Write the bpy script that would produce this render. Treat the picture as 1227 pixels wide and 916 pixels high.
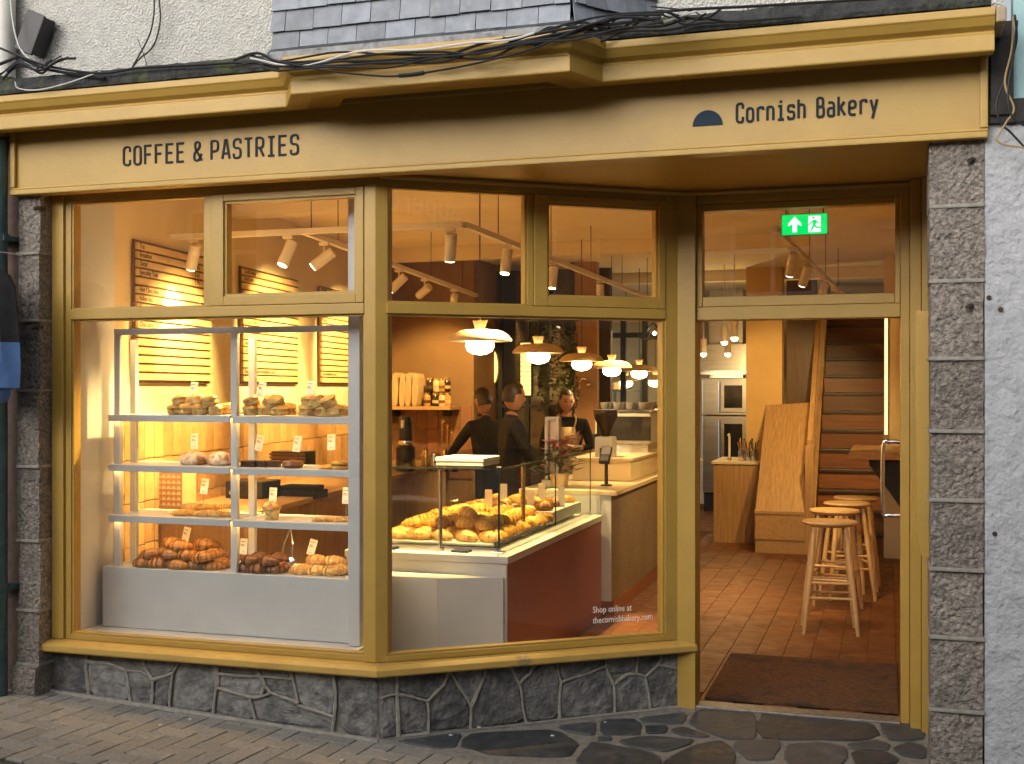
import bpy, bmesh, math, random
from mathutils import Vector, Matrix, noise
random.seed(7)
R = math.radians
for o in list(bpy.data.objects): bpy.data.objects.remove(o)
scene = bpy.context.scene
col = scene.collection

# ---------------------------------------------------------------- camera
FPX, U0, V0, CAMH, YAW = 1423.0, 613.5, 465.0, 1.65, R(17.6)
cam_d = bpy.data.cameras.new('camera'); cam = bpy.data.objects.new('camera', cam_d); col.objects.link(cam)
cam.location = (0, 0, CAMH); cam.rotation_euler = (R(90), 0, YAW)
cam_d.sensor_width = 36.0; cam_d.lens = 36.0*FPX/1227.0; cam_d.shift_y = (V0-458.0)/1227.0
cam_d.clip_start = 0.05; cam_d.clip_end = 300
scene.camera = cam
# ---------------------------------------------------------------- sky
SUN_EL, SUN_AZ = R(17), R(200)
w = bpy.data.worlds.new('World'); scene.world = w; w.use_nodes = True
nt = w.node_tree; nt.nodes.clear()
sky = nt.nodes.new('ShaderNodeTexSky'); sky.sky_type = 'NISHITA'; sky.sun_disc = False
sky.sun_elevation = SUN_EL; sky.sun_rotation = SUN_AZ; sky.dust_density = 5.0; sky.air_density = 1.0
hs = nt.nodes.new('ShaderNodeHueSaturation'); hs.inputs['Saturation'].default_value = 0.30
bg = nt.nodes.new('ShaderNodeBackground'); bg.inputs['Strength'].default_value = 0.095
wo = nt.nodes.new('ShaderNodeOutputWorld')
nt.links.new(sky.outputs[0], hs.inputs['Color']); nt.links.new(hs.outputs[0], bg.inputs[0]); nt.links.new(bg.outputs[0], wo.inputs[0])
# ---------------------------------------------------------------- sun (overcast)
sd = bpy.data.lights.new('sun', 'SUN'); sd.energy = 1.5; sd.angle = R(80); sd.color = (1, .97, .93)
sun = bpy.data.objects.new('sun', sd); col.objects.link(sun)
sun_dir = Vector((math.sin(SUN_AZ)*math.cos(SUN_EL), math.cos(SUN_AZ)*math.cos(SUN_EL), math.sin(SUN_EL)))
sun.rotation_euler = sun_dir.to_track_quat('Z', 'Y').to_euler(); sun.location = sun_dir*40
# ---------------------------------------------------------------- exposure / renderer
vs = scene.view_settings; vs.view_transform = 'Standard'; vs.look = 'None'; vs.gamma = 1; vs.use_curve_mapping = False
vs.exposure = 0.78
scene.cycles.use_denoising = True
scene.cycles.max_bounces = 8; scene.cycles.transparent_max_bounces = 24; scene.cycles.diffuse_bounces = 6
scene.cycles.sample_clamp_indirect = 6.0; scene.cycles.caustics_reflective = False; scene.cycles.caustics_refractive = False

# ================================================================ helpers
SY, CY = math.sin(YAW), math.cos(YAW)
def ray(u, v):
    a = (u-U0)/FPX
    return Vector((-SY+CY*a, CY+SY*a, (V0-v)/FPX))
CAMP = Vector((0, 0, CAMH))
def PY(u, v, Y): d = ray(u, v); return CAMP + d*(Y/d.y)            # the pixel's point on the plane y = Y
def PZ(u, v, Z): d = ray(u, v); return CAMP + d*((Z-CAMH)/d.z)     # ... on the level z = Z
def PX(u, v, X): d = ray(u, v); return CAMP + d*(X/d.x)
def zg(x, y): return -0.03 - 0.05*(x+2.31)                          # the street falls to the right

MATS = {}
def mat(name, c, c2=None, scale=6, rough=.6, rough2=None, bump=0, bscale=40, metal=0, detail=5, rand=0, spec=.5,
        stretch=(1, 1, 1), contrast=.5, emit=None, estr=0, bdist=.01, voronoi=False, coat=0, c3=None, scale3=1.5, f3=(.5, .62)):
    if name in MATS: return MATS[name]
    m = bpy.data.materials.new(name); m.use_nodes = True; MATS[name] = m
    n = m.node_tree.nodes; L = m.node_tree.links.new
    b = n['Principled BSDF']
    b.inputs['Roughness'].default_value = rough; b.inputs['Metallic'].default_value = metal
    b.inputs['Specular IOR Level'].default_value = spec; b.inputs['Coat Weight'].default_value = coat
    tc = n.new('ShaderNodeTexCoord'); mp = n.new('ShaderNodeMapping'); mp.inputs['Scale'].default_value = stretch
    oi = n.new('ShaderNodeObjectInfo'); ad = n.new('ShaderNodeVectorMath'); ad.operation = 'ADD'
    mu = n.new('ShaderNodeMath'); mu.operation = 'MULTIPLY'; mu.inputs[1].default_value = 37.0
    L(oi.outputs['Random'], mu.inputs[0]); L(tc.outputs['Object'], ad.inputs[0]); L(mu.outputs[0], ad.inputs[1])
    L(ad.outputs[0], mp.inputs[0])
    last = None
    if c2 is not None:
        nz = n.new('ShaderNodeTexNoise'); nz.inputs['Scale'].default_value = scale; nz.inputs['Detail'].default_value = detail; nz.inputs['Roughness'].default_value = .6
        L(mp.outputs[0], nz.inputs[0])
        mr = n.new('ShaderNodeMapRange'); mr.inputs[1].default_value = .5-contrast*.35; mr.inputs[2].default_value = .5+contrast*.35
        L(nz.outputs[0], mr.inputs[0])
        mx = n.new('ShaderNodeMix'); mx.data_type = 'RGBA'; mx.inputs[6].default_value = (*c, 1); mx.inputs[7].default_value = (*c2, 1)
        L(mr.outputs[0], mx.inputs[0]); last = mx.outputs[2]
        if rough2 is not None:
            m2 = n.new('ShaderNodeMapRange'); m2.inputs[3].default_value = rough; m2.inputs[4].default_value = rough2
            L(mr.outputs[0], m2.inputs[0]); L(m2.outputs[0], b.inputs['Roughness'])
        if c3 is not None:
            n3 = n.new('ShaderNodeTexNoise'); n3.inputs['Scale'].default_value = scale3; n3.inputs['Detail'].default_value = 8; n3.inputs['Roughness'].default_value = .65
            L(mp.outputs[0], n3.inputs[0])
            r3 = n.new('ShaderNodeMapRange'); r3.inputs[1].default_value = f3[0]; r3.inputs[2].default_value = f3[1]
            L(n3.outputs[0], r3.inputs[0])
            x3 = n.new('ShaderNodeMix'); x3.data_type = 'RGBA'; x3.inputs[7].default_value = (*c3, 1)
            L(last, x3.inputs[6]); L(r3.outputs[0], x3.inputs[0]); last = x3.outputs[2]
    if rand:
        if last is None:
            rg = n.new('ShaderNodeRGB'); rg.outputs[0].default_value = (*c, 1); last = rg.outputs[0]
        hv = n.new('ShaderNodeHueSaturation'); rr = n.new('ShaderNodeMapRange')
        rr.inputs[3].default_value = 1-rand; rr.inputs[4].default_value = 1+rand
        L(oi.outputs['Random'], rr.inputs[0]); L(rr.outputs[0], hv.inputs['Value']); L(last, hv.inputs['Color']); last = hv.outputs[0]
    if last is not None: L(last, b.inputs['Base Color'])
    else: b.inputs['Base Color'].default_value = (*c, 1)
    if bump:
        if voronoi:
            bz = n.new('ShaderNodeTexVoronoi'); bz.inputs['Scale'].default_value = bscale; bo = bz.outputs['Distance']
        else:
            bz = n.new('ShaderNodeTexNoise'); bz.inputs['Scale'].default_value = bscale; bz.inputs['Detail'].default_value = 6; bo = bz.outputs[0]
        L(mp.outputs[0], bz.inputs[0])
        bp = n.new('ShaderNodeBump'); bp.inputs['Strength'].default_value = bump; bp.inputs['Distance'].default_value = bdist
        L(bo, bp.inputs['Height']); L(bp.outputs[0], b.inputs['Normal'])
    if emit is not None:
        b.inputs['Emission Color'].default_value = (*emit, 1); b.inputs['Emission Strength'].default_value = estr
    return m
def glass_mat(name, tint, refl, rough=0.0):
    m = bpy.data.materials.new(name); m.use_nodes = True; n = m.node_tree.nodes; L = m.node_tree.links.new; n.clear()
    o = n.new('ShaderNodeOutputMaterial'); t = n.new('ShaderNodeBsdfTransparent'); g = n.new('ShaderNodeBsdfGlossy'); x = n.new('ShaderNodeMixShader')
    t.inputs[0].default_value = (*tint, 1); g.inputs['Roughness'].default_value = rough; x.inputs[0].default_value = refl
    tc = n.new('ShaderNodeTexCoord'); nz = n.new('ShaderNodeTexNoise'); nz.inputs['Scale'].default_value = 3.5; nz.inputs['Detail'].default_value = 6; mr = n.new('ShaderNodeMapRange')   # faint smears on the pane
    mr.inputs[1].default_value = .35; mr.inputs[2].default_value = .75; mr.inputs[3].default_value = refl*.8; mr.inputs[4].default_value = refl*1.4
    L(tc.outputs['Object'], nz.inputs[0]); L(nz.outputs[0], mr.inputs[0]); L(mr.outputs[0], x.inputs[0])
    L(t.outputs[0], x.inputs[1]); L(g.outputs[0], x.inputs[2]); L(x.outputs[0], o.inputs[0]); return m

def tag(o, label=None, cat=None, group=None, kind=None):
    if label: o['label'] = label
    if cat: o['category'] = cat
    if group: o['group'] = group
    if kind: o['kind'] = kind
    return o
def empty(name, loc, label, cat, group=None, rz=0):
    o = bpy.data.objects.new(name, None); col.objects.link(o); o.location = loc; o.rotation_euler = (0, 0, rz)
    o.empty_display_size = .05
    return tag(o, label, cat, group)
def link(name, me, parent=None, matr=None):
    o = bpy.data.objects.new(name, me); col.objects.link(o)
    if matr is not None: me.materials.clear(); me.materials.append(matr)
    if parent is not None:
        o.parent = parent
        if parent.parent is None and parent.type == 'EMPTY':
            o.matrix_parent_inverse = (Matrix.Translation(parent.location) @ parent.rotation_euler.to_matrix().to_4x4()).inverted()
    return o
class MB:
    def __init__(s): s.v = []; s.f = []; s.mi = []
    def add(s, vs, fs, mi=0):
        k = len(s.v); s.v += [tuple(p) for p in vs]; s.f += [tuple(i+k for i in f) for f in fs]; s.mi += [mi]*len(fs); return s
    def box(s, x0, x1, y0, y1, z0, z1, mi=0):
        if x0 > x1: x0, x1 = x1, x0
        if y0 > y1: y0, y1 = y1, y0
        if z0 > z1: z0, z1 = z1, z0
        return s.add([(x0,y0,z0),(x1,y0,z0),(x1,y1,z0),(x0,y1,z0),(x0,y0,z1),(x1,y0,z1),(x1,y1,z1),(x0,y1,z1)],
                     [(0,3,2,1),(4,5,6,7),(0,1,5,4),(1,2,6,5),(2,3,7,6),(3,0,4,7)], mi)
    def obox(s, o, ax, ay, az, mi=0):     # box from a corner along three vectors
        o, ax, ay, az = map(Vector, (o, ax, ay, az))
        if ax.cross(ay).dot(az) < 0: ax, ay = ay, ax
        P = [o, o+ax, o+ax+ay, o+ay]; P += [p+az for p in P]
        return s.add(P, [(0,3,2,1),(4,5,6,7),(0,1,5,4),(1,2,6,5),(2,3,7,6),(3,0,4,7)], mi)
    def prism(s, poly, axis, d, mi=0):     # planar polygon (3-D points) pushed along a vector
        poly = [Vector(p) for p in poly]; ax = Vector(d); n = len(poly)
        nrm = Vector((0, 0, 0))
        for i in range(n):
            a, b = poly[i], poly[(i+1) % n]; nrm += a.cross(b)
        if nrm.dot(ax) < 0: poly = poly[::-1]
        fs = [tuple(range(n-1, -1, -1)), tuple(range(n, 2*n))] + [(i, (i+1) % n, n+(i+1) % n, n+i) for i in range(n)]
        return s.add(poly+[p+ax for p in poly], fs, mi)
    def tube(s, path, r, n=8, cap=True, mi=0):
        path = [Vector(p) for p in path]; m = len(path); rs = r if isinstance(r, (list, tuple)) else [r]*m
        t0 = (path[1]-path[0]).normalized(); up = Vector((0, 0, 1)) if abs(t0.z) < .9 else Vector((1, 0, 0))
        nx = t0.cross(up).normalized(); vs = []
        for i in range(m):
            t = (path[min(i+1, m-1)]-path[max(i-1, 0)])
            t = t.normalized() if t.length > 1e-9 else t0
            nx = (nx - t*nx.dot(t)).normalized(); ny = t.cross(nx)
            vs += [path[i]+(nx*math.cos(2*math.pi*k/n)+ny*math.sin(2*math.pi*k/n))*rs[i] for k in range(n)]
        fs = [(i*n+k, i*n+(k+1) % n, (i+1)*n+(k+1) % n, (i+1)*n+k) for i in range(m-1) for k in range(n)]
        if cap: fs += [tuple(range(n-1, -1, -1)), tuple((m-1)*n+k for k in range(n))]
        return s.add(vs, fs, mi)
    def lathe(s, prof, c=(0, 0, 0), n=20, mi=0, sx=1, sy=1):   # prof: (radius, z)
        c = Vector(c); m = len(prof)
        vs = [c+Vector((p[0]*math.cos(2*math.pi*k/n)*sx, p[0]*math.sin(2*math.pi*k/n)*sy, p[1])) for p in prof for k in range(n)]
        fs = [(i*n+k, i*n+(k+1) % n, (i+1)*n+(k+1) % n, (i+1)*n+k) for i in range(m-1) for k in range(n)]
        if prof[0][0] > 1e-6: fs.append(tuple(range(n-1, -1, -1)))
        if prof[-1][0] > 1e-6: fs.append(tuple((m-1)*n+k for k in range(n)))
        return s.add(vs, fs, mi)
    def xf(s, M): s.v = [tuple(M @ Vector(p)) for p in s.v]; return s
    def mesh(s, name, mats, smooth=False, bevel=0, sharp=42):
        me = bpy.data.meshes.new(name); me.from_pydata(s.v, [], s.f)
        for m in (mats if isinstance(mats, (list, tuple)) else [mats]): me.materials.append(m)
        if any(s.mi): me.polygons.foreach_set('material_index', s.mi)
        if bevel:
            bm = bmesh.new(); bm.from_mesh(me)
            es = [e for e in bm.edges if len(e.link_faces) == 2 and e.calc_face_angle(0) > .4]
            bmesh.ops.bevel(bm, geom=es, offset=bevel, segments=2, affect='EDGES', profile=.6)
            bm.to_mesh(me); bm.free()
        if smooth: me.shade_smooth(); me.set_sharp_from_angle(angle=R(sharp))
        me.update(); return me
    def build(s, name, mats, parent=None, smooth=False, bevel=0): return link(name, s.mesh(name, mats, smooth, bevel), parent)
def box(name, m, parent, *a, bevel=0): return MB().box(*a).build(name, m, parent, bevel=bevel)
def copy_tree(o, parent=None):
    c = o.copy(); col.objects.link(c)
    if parent is not None: c.parent = parent; c.matrix_parent_inverse = o.matrix_parent_inverse.copy()
    for ch in list(o.children): copy_tree(ch, c)
    return c
def spline(pts, k=6):
    pts = [Vector(p) for p in pts]; out = []
    P = [pts[0]*2-pts[1]]+pts+[pts[-1]*2-pts[-2]]
    for i in range(1, len(P)-2):
        a, b, c, d = P[i-1:i+3]
        for j in range(k):
            t = j/k; out.append(.5*((2*b)+(c-a)*t+(2*a-5*b+4*c-d)*t*t+(3*b-a-3*c+d)*t**3))
    out.append(pts[-1]); return out
TXT = {}
def text_mesh(s, size, ext=.0006, align='LEFT'):
    key = (s, size, align)
    if key in TXT: return TXT[key]
    cu = bpy.data.curves.new('text', 'FONT'); cu.body = s; cu.size = size; cu.extrude = ext; cu.align_x = align; cu.resolution_u = 2
    o = bpy.data.objects.new('text', cu); col.objects.link(o)
    dg = bpy.context.evaluated_depsgraph_get(); me = bpy.data.meshes.new_from_object(o.evaluated_get(dg))
    bpy.data.objects.remove(o); TXT[key] = me; return me
def place_text(name, s, size, m, o, ex, ez, parent, sx=1.0, align='LEFT'):
    me = text_mesh(s, size, .0006, align).copy()
    ex = Vector(ex).normalized(); ez = Vector(ez).normalized(); ey = ez.cross(ex)
    M = Matrix(((ex.x*sx, ez.x, -ey.x, 0), (ex.y*sx, ez.y, -ey.y, 0), (ex.z*sx, ez.z, -ey.z, 0), (0, 0, 0, 1)))
    me.transform(Matrix.Translation(Vector(o)) @ M); me.materials.clear(); me.materials.append(m)
    return link(name, me, parent)
# stroke lettering: narrow, monospaced, round cornered
def rnd(pl, r, n=5):
    pl = [Vector((p[0], p[1])) for p in pl]; closed = (pl[0]-pl[-1]).length < 1e-6
    if closed: pl = pl[:-1]
    m = len(pl); out = []
    for i in range(m):
        if not closed and i in (0, m-1): out.append(pl[i]); continue
        a, b, c = pl[i-1], pl[i], pl[(i+1) % m]; d1, d2 = (a-b), (c-b)
        q = min(r, d1.length*.5, d2.length*.5); p1, p2 = b+d1.normalized()*q, b+d2.normalized()*q
        out += [p1*(1-t)**2+b*2*t*(1-t)+p2*t*t for t in [k/n for k in range(n+1)]]
    if closed: out.append(out[0].copy())
    return out
X4 = .40
GL = {
 'C': [([(X4,.72),(X4,1),(0,1),(0,0),(X4,0),(X4,.28)],.2)], 'O': [([(0,.5),(0,1),(X4,1),(X4,0),(0,0),(0,.5)],.2)],
 'F': [([(0,0),(0,1),(X4,1)],0),([(0,.52),(.34,.52)],0)], 'E': [([(X4,1),(0,1),(0,0),(X4,0)],0),([(0,.52),(.34,.52)],0)],
 'P': [([(0,0),(0,1)],0),([(0,1),(X4,1),(X4,.44),(0,.44)],.2)], 'A': [([(-.02,0),(.165,1),(.235,1),(.42,0)],0),([(.06,.28),(.34,.28)],0)],
 'S': [([(X4,.76),(X4,1),(0,1),(0,.53),(X4,.53),(X4,0),(0,0),(0,.24)],.19)], 'T': [([(-.02,1),(.42,1)],0),([(.2,0),(.2,1)],0)],
 'R': [([(0,0),(0,1)],0),([(0,1),(X4,1),(X4,.46),(0,.46)],.2),([(.2,.46),(.42,0)],0)],
 'I': [([(.02,1),(.38,1)],0),([(.02,0),(.38,0)],0),([(.2,0),(.2,1)],0)],
 '&': [([(.46,0),(.05,.68),(.05,1),(.33,1),(.33,.68),(0,.42),(0,0),(.3,0),(.44,.36)],.15)],
 'o': [([(0,.36),(0,.72),(X4,.72),(X4,0),(0,0),(0,.36)],.2)], 'r': [([(.04,0),(.04,.72)],0),([(.04,.5),(.08,.72),(.4,.72),(.4,.58)],.14)],
 'n': [([(0,0),(0,.72)],0),([(0,.5),(0,.72),(.38,.72),(.38,0)],.18)], 'i': [([(.02,.72),(.2,.72),(.2,0)],0),([(0,0),(.4,0)],0),([(.2,.9),(.2,1.02)],0)],
 's': [([(.38,.56),(.38,.72),(0,.72),(0,.38),(.38,.38),(.38,0),(0,0),(0,.16)],.14)], 'h': [([(0,0),(0,1)],0),([(0,.5),(0,.72),(.38,.72),(.38,0)],.18)],
 'B': [([(0,0),(0,1)],0),([(0,1),(.36,1),(.36,.53),(0,.53)],.16),([(0,.53),(X4,.53),(X4,0),(0,0)],.18)],
 'a': [([(.02,.72),(.38,.72),(.38,0)],.18),([(.38,.42),(0,.42),(0,0),(.38,0)],.16)], 'k': [([(0,0),(0,1)],0),([(.36,.72),(0,.3)],0),([(.12,.42),(.4,0)],0)],
 'e': [([(0,.36),(X4,.36),(X4,.72),(0,.72),(0,0),(X4,0)],.18)], 'y': [([(0,.72),(.2,.06)],0),([(.4,.72),(.1,-.26)],0)],
}
def letter(ch, h, sw, org, ex, parent, m, xs=1.0):      # one letter = one mesh, standing proud of its board
    mb = MB(); k = 0
    for pl, r in GL[ch]:
        p = rnd(pl, r) if r else [Vector(q) for q in pl]
        p = [Vector((q.x*h*xs, q.y*h)) for q in p]; n = len(p); closed = (p[0]-p[-1]).length < 1e-6
        if closed: p = p[:-1]; n -= 1
        L_, R_ = [], []
        for i in range(n):
            if closed: a, c = p[i-1], p[(i+1) % n]
            else: a, c = p[max(i-1, 0)], p[min(i+1, n-1)]
            d1 = (p[i]-a).normalized() if (p[i]-a).length > 1e-9 else None; d2 = (c-p[i]).normalized() if (c-p[i]).length > 1e-9 else None
            d1 = d1 or d2; d2 = d2 or d1
            t = (d1+d2).normalized(); nn = Vector((-t.y, t.x)); cs = max(.35, nn.dot(Vector((-d1.y, d1.x))))
            L_.append(p[i]+nn*(sw/2/cs)); R_.append(p[i]-nn*(sw/2/cs))
        y0, y1 = 0.0, -.004-.0004*k; k += 1
        exv = Vector(ex); out = exv.cross(Vector((0, 0, 1)))          # towards the street
        P3 = lambda q, y: Vector(org)+exv*q.x+Vector((0, 0, q.y))+out*(-y)
        vs = [P3(q, y) for q in L_ for y in (y0, y1)]+[P3(q, y) for q in R_ for y in (y0, y1)]
        fs = []; N = n
        for i in range(n if closed else n-1):
            j = (i+1) % n
            l0, l1, r0, r1 = 2*i, 2*i+1, 2*N+2*i, 2*N+2*i+1; m0, m1, q0, q1 = 2*j, 2*j+1, 2*N+2*j, 2*N+2*j+1
            fs += [(l1, r1, q1, m1), (l0, l1, m1, m0), (r0, q0, q1, r1)]
        if not closed: fs += [(0, 2*N, 2*N+1, 1), (2*n-2, 2*n-1, 2*N+2*n-1, 2*N+2*n-2)]
        mb.add(vs, fs)
    return mb.build('letter', m, parent)
# voronoi cells of a convex polygon
def clip(poly, p, nrm):
    out = []; n = len(poly)
    for i in range(n):
        a, b = poly[i], poly[(i+1) % n]; da, db = (a-p).dot(nrm), (b-p).dot(nrm)
        if da <= 0: out.append(a)
        if (da < 0 < db) or (db < 0 < da): out.append(a+(b-a)*(da/(da-db)))
    return out
def voronoi(poly, seeds, ax=1.0):
    cells = []
    for i, s in enumerate(seeds):
        c = [q.copy() for q in poly]
        for j, t in enumerate(seeds):
            if i != j and c:
                d = t-s; c = clip(c, (s+t)/2, Vector((d.x*ax, d.y)))
        cells.append(c)
    return cells
def inset(poly, d):
    n = len(poly); area = sum(poly[i].x*poly[(i+1) % n].y-poly[(i+1) % n].x*poly[i].y for i in range(n))
    if area < 0: poly = poly[::-1]
    c = [q.copy() for q in poly]
    for i in range(n):
        a, b = poly[i], poly[(i+1) % n]; e = b-a
        if e.length < 1e-6: continue
        e.normalize(); nr = Vector((e.y, -e.x)); c = clip(c, a-nr*d, nr)
    return c
def chaikin(p, k=2, q=.2):
    for _ in range(k):
        n = len(p); p = [v for i in range(n) for v in (p[i]*(1-q)+p[(i+1) % n]*q, p[i]*q+p[(i+1) % n]*(1-q))]
    return p
def seeds_in(w0, w1, h0, h1, nx, ny, jit, rng):
    out = []
    for j in range(ny):
        for i in range(nx):
            out.append(Vector((w0+(w1-w0)*(i+.5+(.5*(j % 2)-.25)*.8+rng.uniform(-jit, jit))/nx, h0+(h1-h0)*(j+.5+rng.uniform(-jit, jit))/ny)))
    return out

# ================================================================ materials
YP = (.45, .282, .056)
paint = mat('yellow_paint', YP, (.40, .245, .048), scale=4, rough=.45, bump=.25, bscale=70, bdist=.005, c3=(.30, .20, .075), scale3=2.2, f3=(.58, .82))
paint2 = mat('yellow_sill_paint_lit', (.54, .345, .085), (.46, .29, .07), scale=5, rough=.45, bump=.4, bscale=30, bdist=.006, c3=(.30, .21, .10), scale3=7, f3=(.60, .70))  # the yellow lightened for light on the upward sill, plus worn patches
ink = mat('dark_blue_letters', (.010, .014, .022), rough=.5, spec=.15)
render_m = mat('white_roughcast', (.53, .52, .485), (.44, .43, .405), scale=30, rough=.9, bump=.8, bscale=85, bdist=.014, voronoi=True, c3=(.46, .45, .42), scale3=3, f3=(.58, .78))
white_stone = mat('white_painted_stone', (.46, .47, .495), (.37, .38, .405), scale=20, rough=.8, bump=.8, bscale=38, bdist=.02, c3=(.40, .38, .34), scale3=5, f3=(.66, .72))
granite = mat('granite', (.37, .325, .28), (.125, .108, .095), scale=60, rough=.9, bump=1.0, bscale=55, bdist=.03, contrast=.5, rand=.14, c3=(.13, .115, .10), scale3=5, f3=(.52, .7))
mortar = mat('mortar', (.25, .232, .20), (.16, .15, .133), scale=25, rough=.9, bump=.5, bscale=80)
lmortar = mat('pointing', (.34, .315, .275), (.22, .205, .18), scale=30, rough=.85, bump=.4, bscale=60)
slate_wall = mat('slate_stone', (.215, .208, .198), (.10, .10, .10), scale=16, contrast=.35, rough=.6, rough2=.8, bump=1.0, bscale=26, bdist=.02, rand=.32, c3=(.055, .055, .057), scale3=5, f3=(.57, .72))
slate_floor = mat('slate_paving', (.034, .040, .046), (.070, .075, .080), scale=12, rough=.40, rough2=.65, bump=.7, bscale=16, bdist=.012, rand=.3, c3=(.12, .11, .10), scale3=4, f3=(.60, .74))
slate_tile = mat('roof_slate', (.22, .245, .29), (.14, .158, .19), scale=14, rough=.5, bump=.35, bscale=40, bdist=.005, rand=.22, c3=(.30, .31, .33), scale3=9, f3=(.58, .75))
lead = mat('lead_flashing', (.12, .125, .135), (.045, .048, .055), scale=16, rough=.35, bump=.6, bscale=12, bdist=.02, metal=.2)
moss = mat('mossy_slate_ledge', (.045, .047, .048), (.020, .021, .022), scale=20, rough=.85, bump=.9, bscale=40, bdist=.015, c3=(.07, .085, .03), scale3=4, f3=(.52, .66))
paver_m = mat('concrete_paver', (.33, .31, .275), (.205, .193, .17), scale=60, rough=.85, bump=.6, bscale=140, bdist=.005, rand=.13, c3=(.33, .285, .22), scale3=3, f3=(.5, .72))
stool_m = mat('pale_ash', (.60, .40, .19), (.48, .30, .13), scale=5, rough=.5, stretch=(9, 9, .8))
cable_m = mat('black_cable', (.012, .012, .014), rough=.45)
cable_w = mat('white_cable', (.55, .55, .52), rough=.5)
black = mat('black_plastic', (.012, .012, .014), (.02, .02, .022), scale=30, rough=.45)
blackm = mat('black_metal', (.010, .010, .011), rough=.4)
teal = mat('green_painted_iron', (.045, .10, .105), (.022, .055, .06), scale=14, rough=.4, bump=.2)
white_p = mat('white_lacquer', (.56, .565, .555), (.52, .525, .52), scale=4, rough=.4, c3=(.46, .46, .45), scale3=3.5, f3=(.56, .80))
cream = mat('cream_plaster', (.68, .55, .33), (.61, .49, .28), scale=3, rough=.85, bump=.15, bscale=30)
ceil_m = mat('ceiling_plaster', (.80, .70, .52), (.72, .63, .46), scale=2, rough=.9, bump=.1, bscale=20)
terra = mat('terracotta_laminate', (.27, .088, .024), (.235, .073, .019), scale=3, rough=.35, spec=.2)
tile_w = mat('glazed_wall_tile', (.52, .30, .12), (.42, .23, .085), scale=14, rough=.25, rand=.22, bump=.15, bscale=20)
tile_r = mat('brown_wall_tile', (.26, .12, .06), (.20, .09, .045), scale=12, rough=.3, rand=.2)
tile_f = mat('quarry_tile', (.185, .066, .021), (.13, .045, .014), scale=7, rough=.42, rough2=.6, rand=.10, bump=.2, bscale=30, bdist=.004)
grout = mat('grout', (.12, .046, .017), rough=.9)
oak = mat('oak', (.44, .26, .11), (.30, .16, .06), scale=5, rough=.5, stretch=(14, 2.2, .7), bump=.1, bscale=9, rand=.12)
oak_y = mat('oak_along', (.46, .28, .12), (.34, .19, .075), scale=5, rough=.5, stretch=(9, .8, 9), bump=.15, bscale=9, rand=.1)
darkwood = mat('stained_wood', (.13, .055, .022), (.075, .030, .012), scale=3, rough=.4, stretch=(.8, 16, 16), rand=.3)
slatwood = mat('menu_slat_wood', (.62, .43, .18), (.50, .33, .12), scale=5, rough=.55, stretch=(9, 1, 9), rand=.08)
steel = mat('stainless_steel', (.52, .50, .47), (.42, .40, .38), scale=3, rough=.28, metal=1, stretch=(1, 1, 12))
chrome = mat('polished_steel', (.7, .7, .7), rough=.18, metal=1)
brass = mat('brass', (.75, .52, .22), rough=.25, metal=1)
darkglass = mat('oven_glass', (.02, .017, .014), rough=.08)
matm = mat('coir_mat', (.17, .075, .026), (.075, .031, .011), scale=40, rough=1, bump=1, bscale=220, bdist=.01, c3=(.05, .03, .018), scale3=4)
globe_m = mat('lit_globe', (1, .95, .85), emit=(1, .74, .40), estr=17)
lens_m = mat('lit_lens', (1, .9, .75), emit=(1, .78, .48), estr=14)
shade_m = mat('clay_shade', (.62, .43, .21), (.55, .37, .17), scale=6, rough=.7)
track_m = mat('cream_metal', (.66, .58, .46), rough=.45)
paper = mat('kraft_paper', (.55, .36, .17), (.47, .30, .13), scale=8, rough=.8, bump=.4, bscale=15, rand=.1)
card_m = mat('price_card', (.80, .74, .60), rough=.6)
skin_m = mat('skin', (.42, .235, .16), (.36, .19, .13), scale=14, rough=.55)
hair_m = mat('dark_hair', (.018, .010, .007), (.03, .016, .01), scale=40, rough=.45, stretch=(8, 8, 1))
blackcloth = mat('black_cloth', (.012, .012, .014), (.02, .02, .023), scale=20, rough=.9, bump=.4, bscale=10)
apron_m = mat('cream_apron', (.52, .40, .24), (.46, .35, .2), scale=10, rough=.9)
crust = mat('croissant_crust', (.56, .27, .055), (.26, .092, .017), scale=20, contrast=.4, rough=.45, rand=.25, bump=.3, bscale=50)
crust_d = mat('dark_pastry_crust', (.27, .11, .03), (.12, .04, .011), scale=30, rough=.35, rand=.25, bump=.3, bscale=50)
crust_g = mat('golden_pastry', (.84, .54, .12), (.46, .19, .03), scale=22, contrast=.4, rough=.45, rand=.2, bump=.3, bscale=50)
crust_p = mat('pale_pastry', (.84, .60, .22), (.42, .18, .04), scale=34, rough=.6, rand=.18, bump=.9, bscale=45, contrast=.35)
crust_w = mat('floured_crust', (.78, .67, .5), (.32, .14, .045), scale=16, rough=.8, rand=.1, contrast=.3)
choc = mat('chocolate_bake', (.055, .022, .010), (.03, .012, .006), scale=30, rough=.5, rand=.2)
pane_m = glass_mat('shop_window_glass', (.985, .99, .985), .065)
case_m = glass_mat('case_glass', (.94, .965, .95), .05)
top_glass = glass_mat('case_top_dark_reflection', (.80, .81, .79), .08)  # grey tint puts dark reflections of the clear top pane into its colour
edge_m = mat('glass_edge', (.03, .045, .04), rough=.2)
leaf_m = mat('leaf', (.045, .075, .02), (.025, .045, .012), scale=10, rough=.5, rand=.3)
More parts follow.
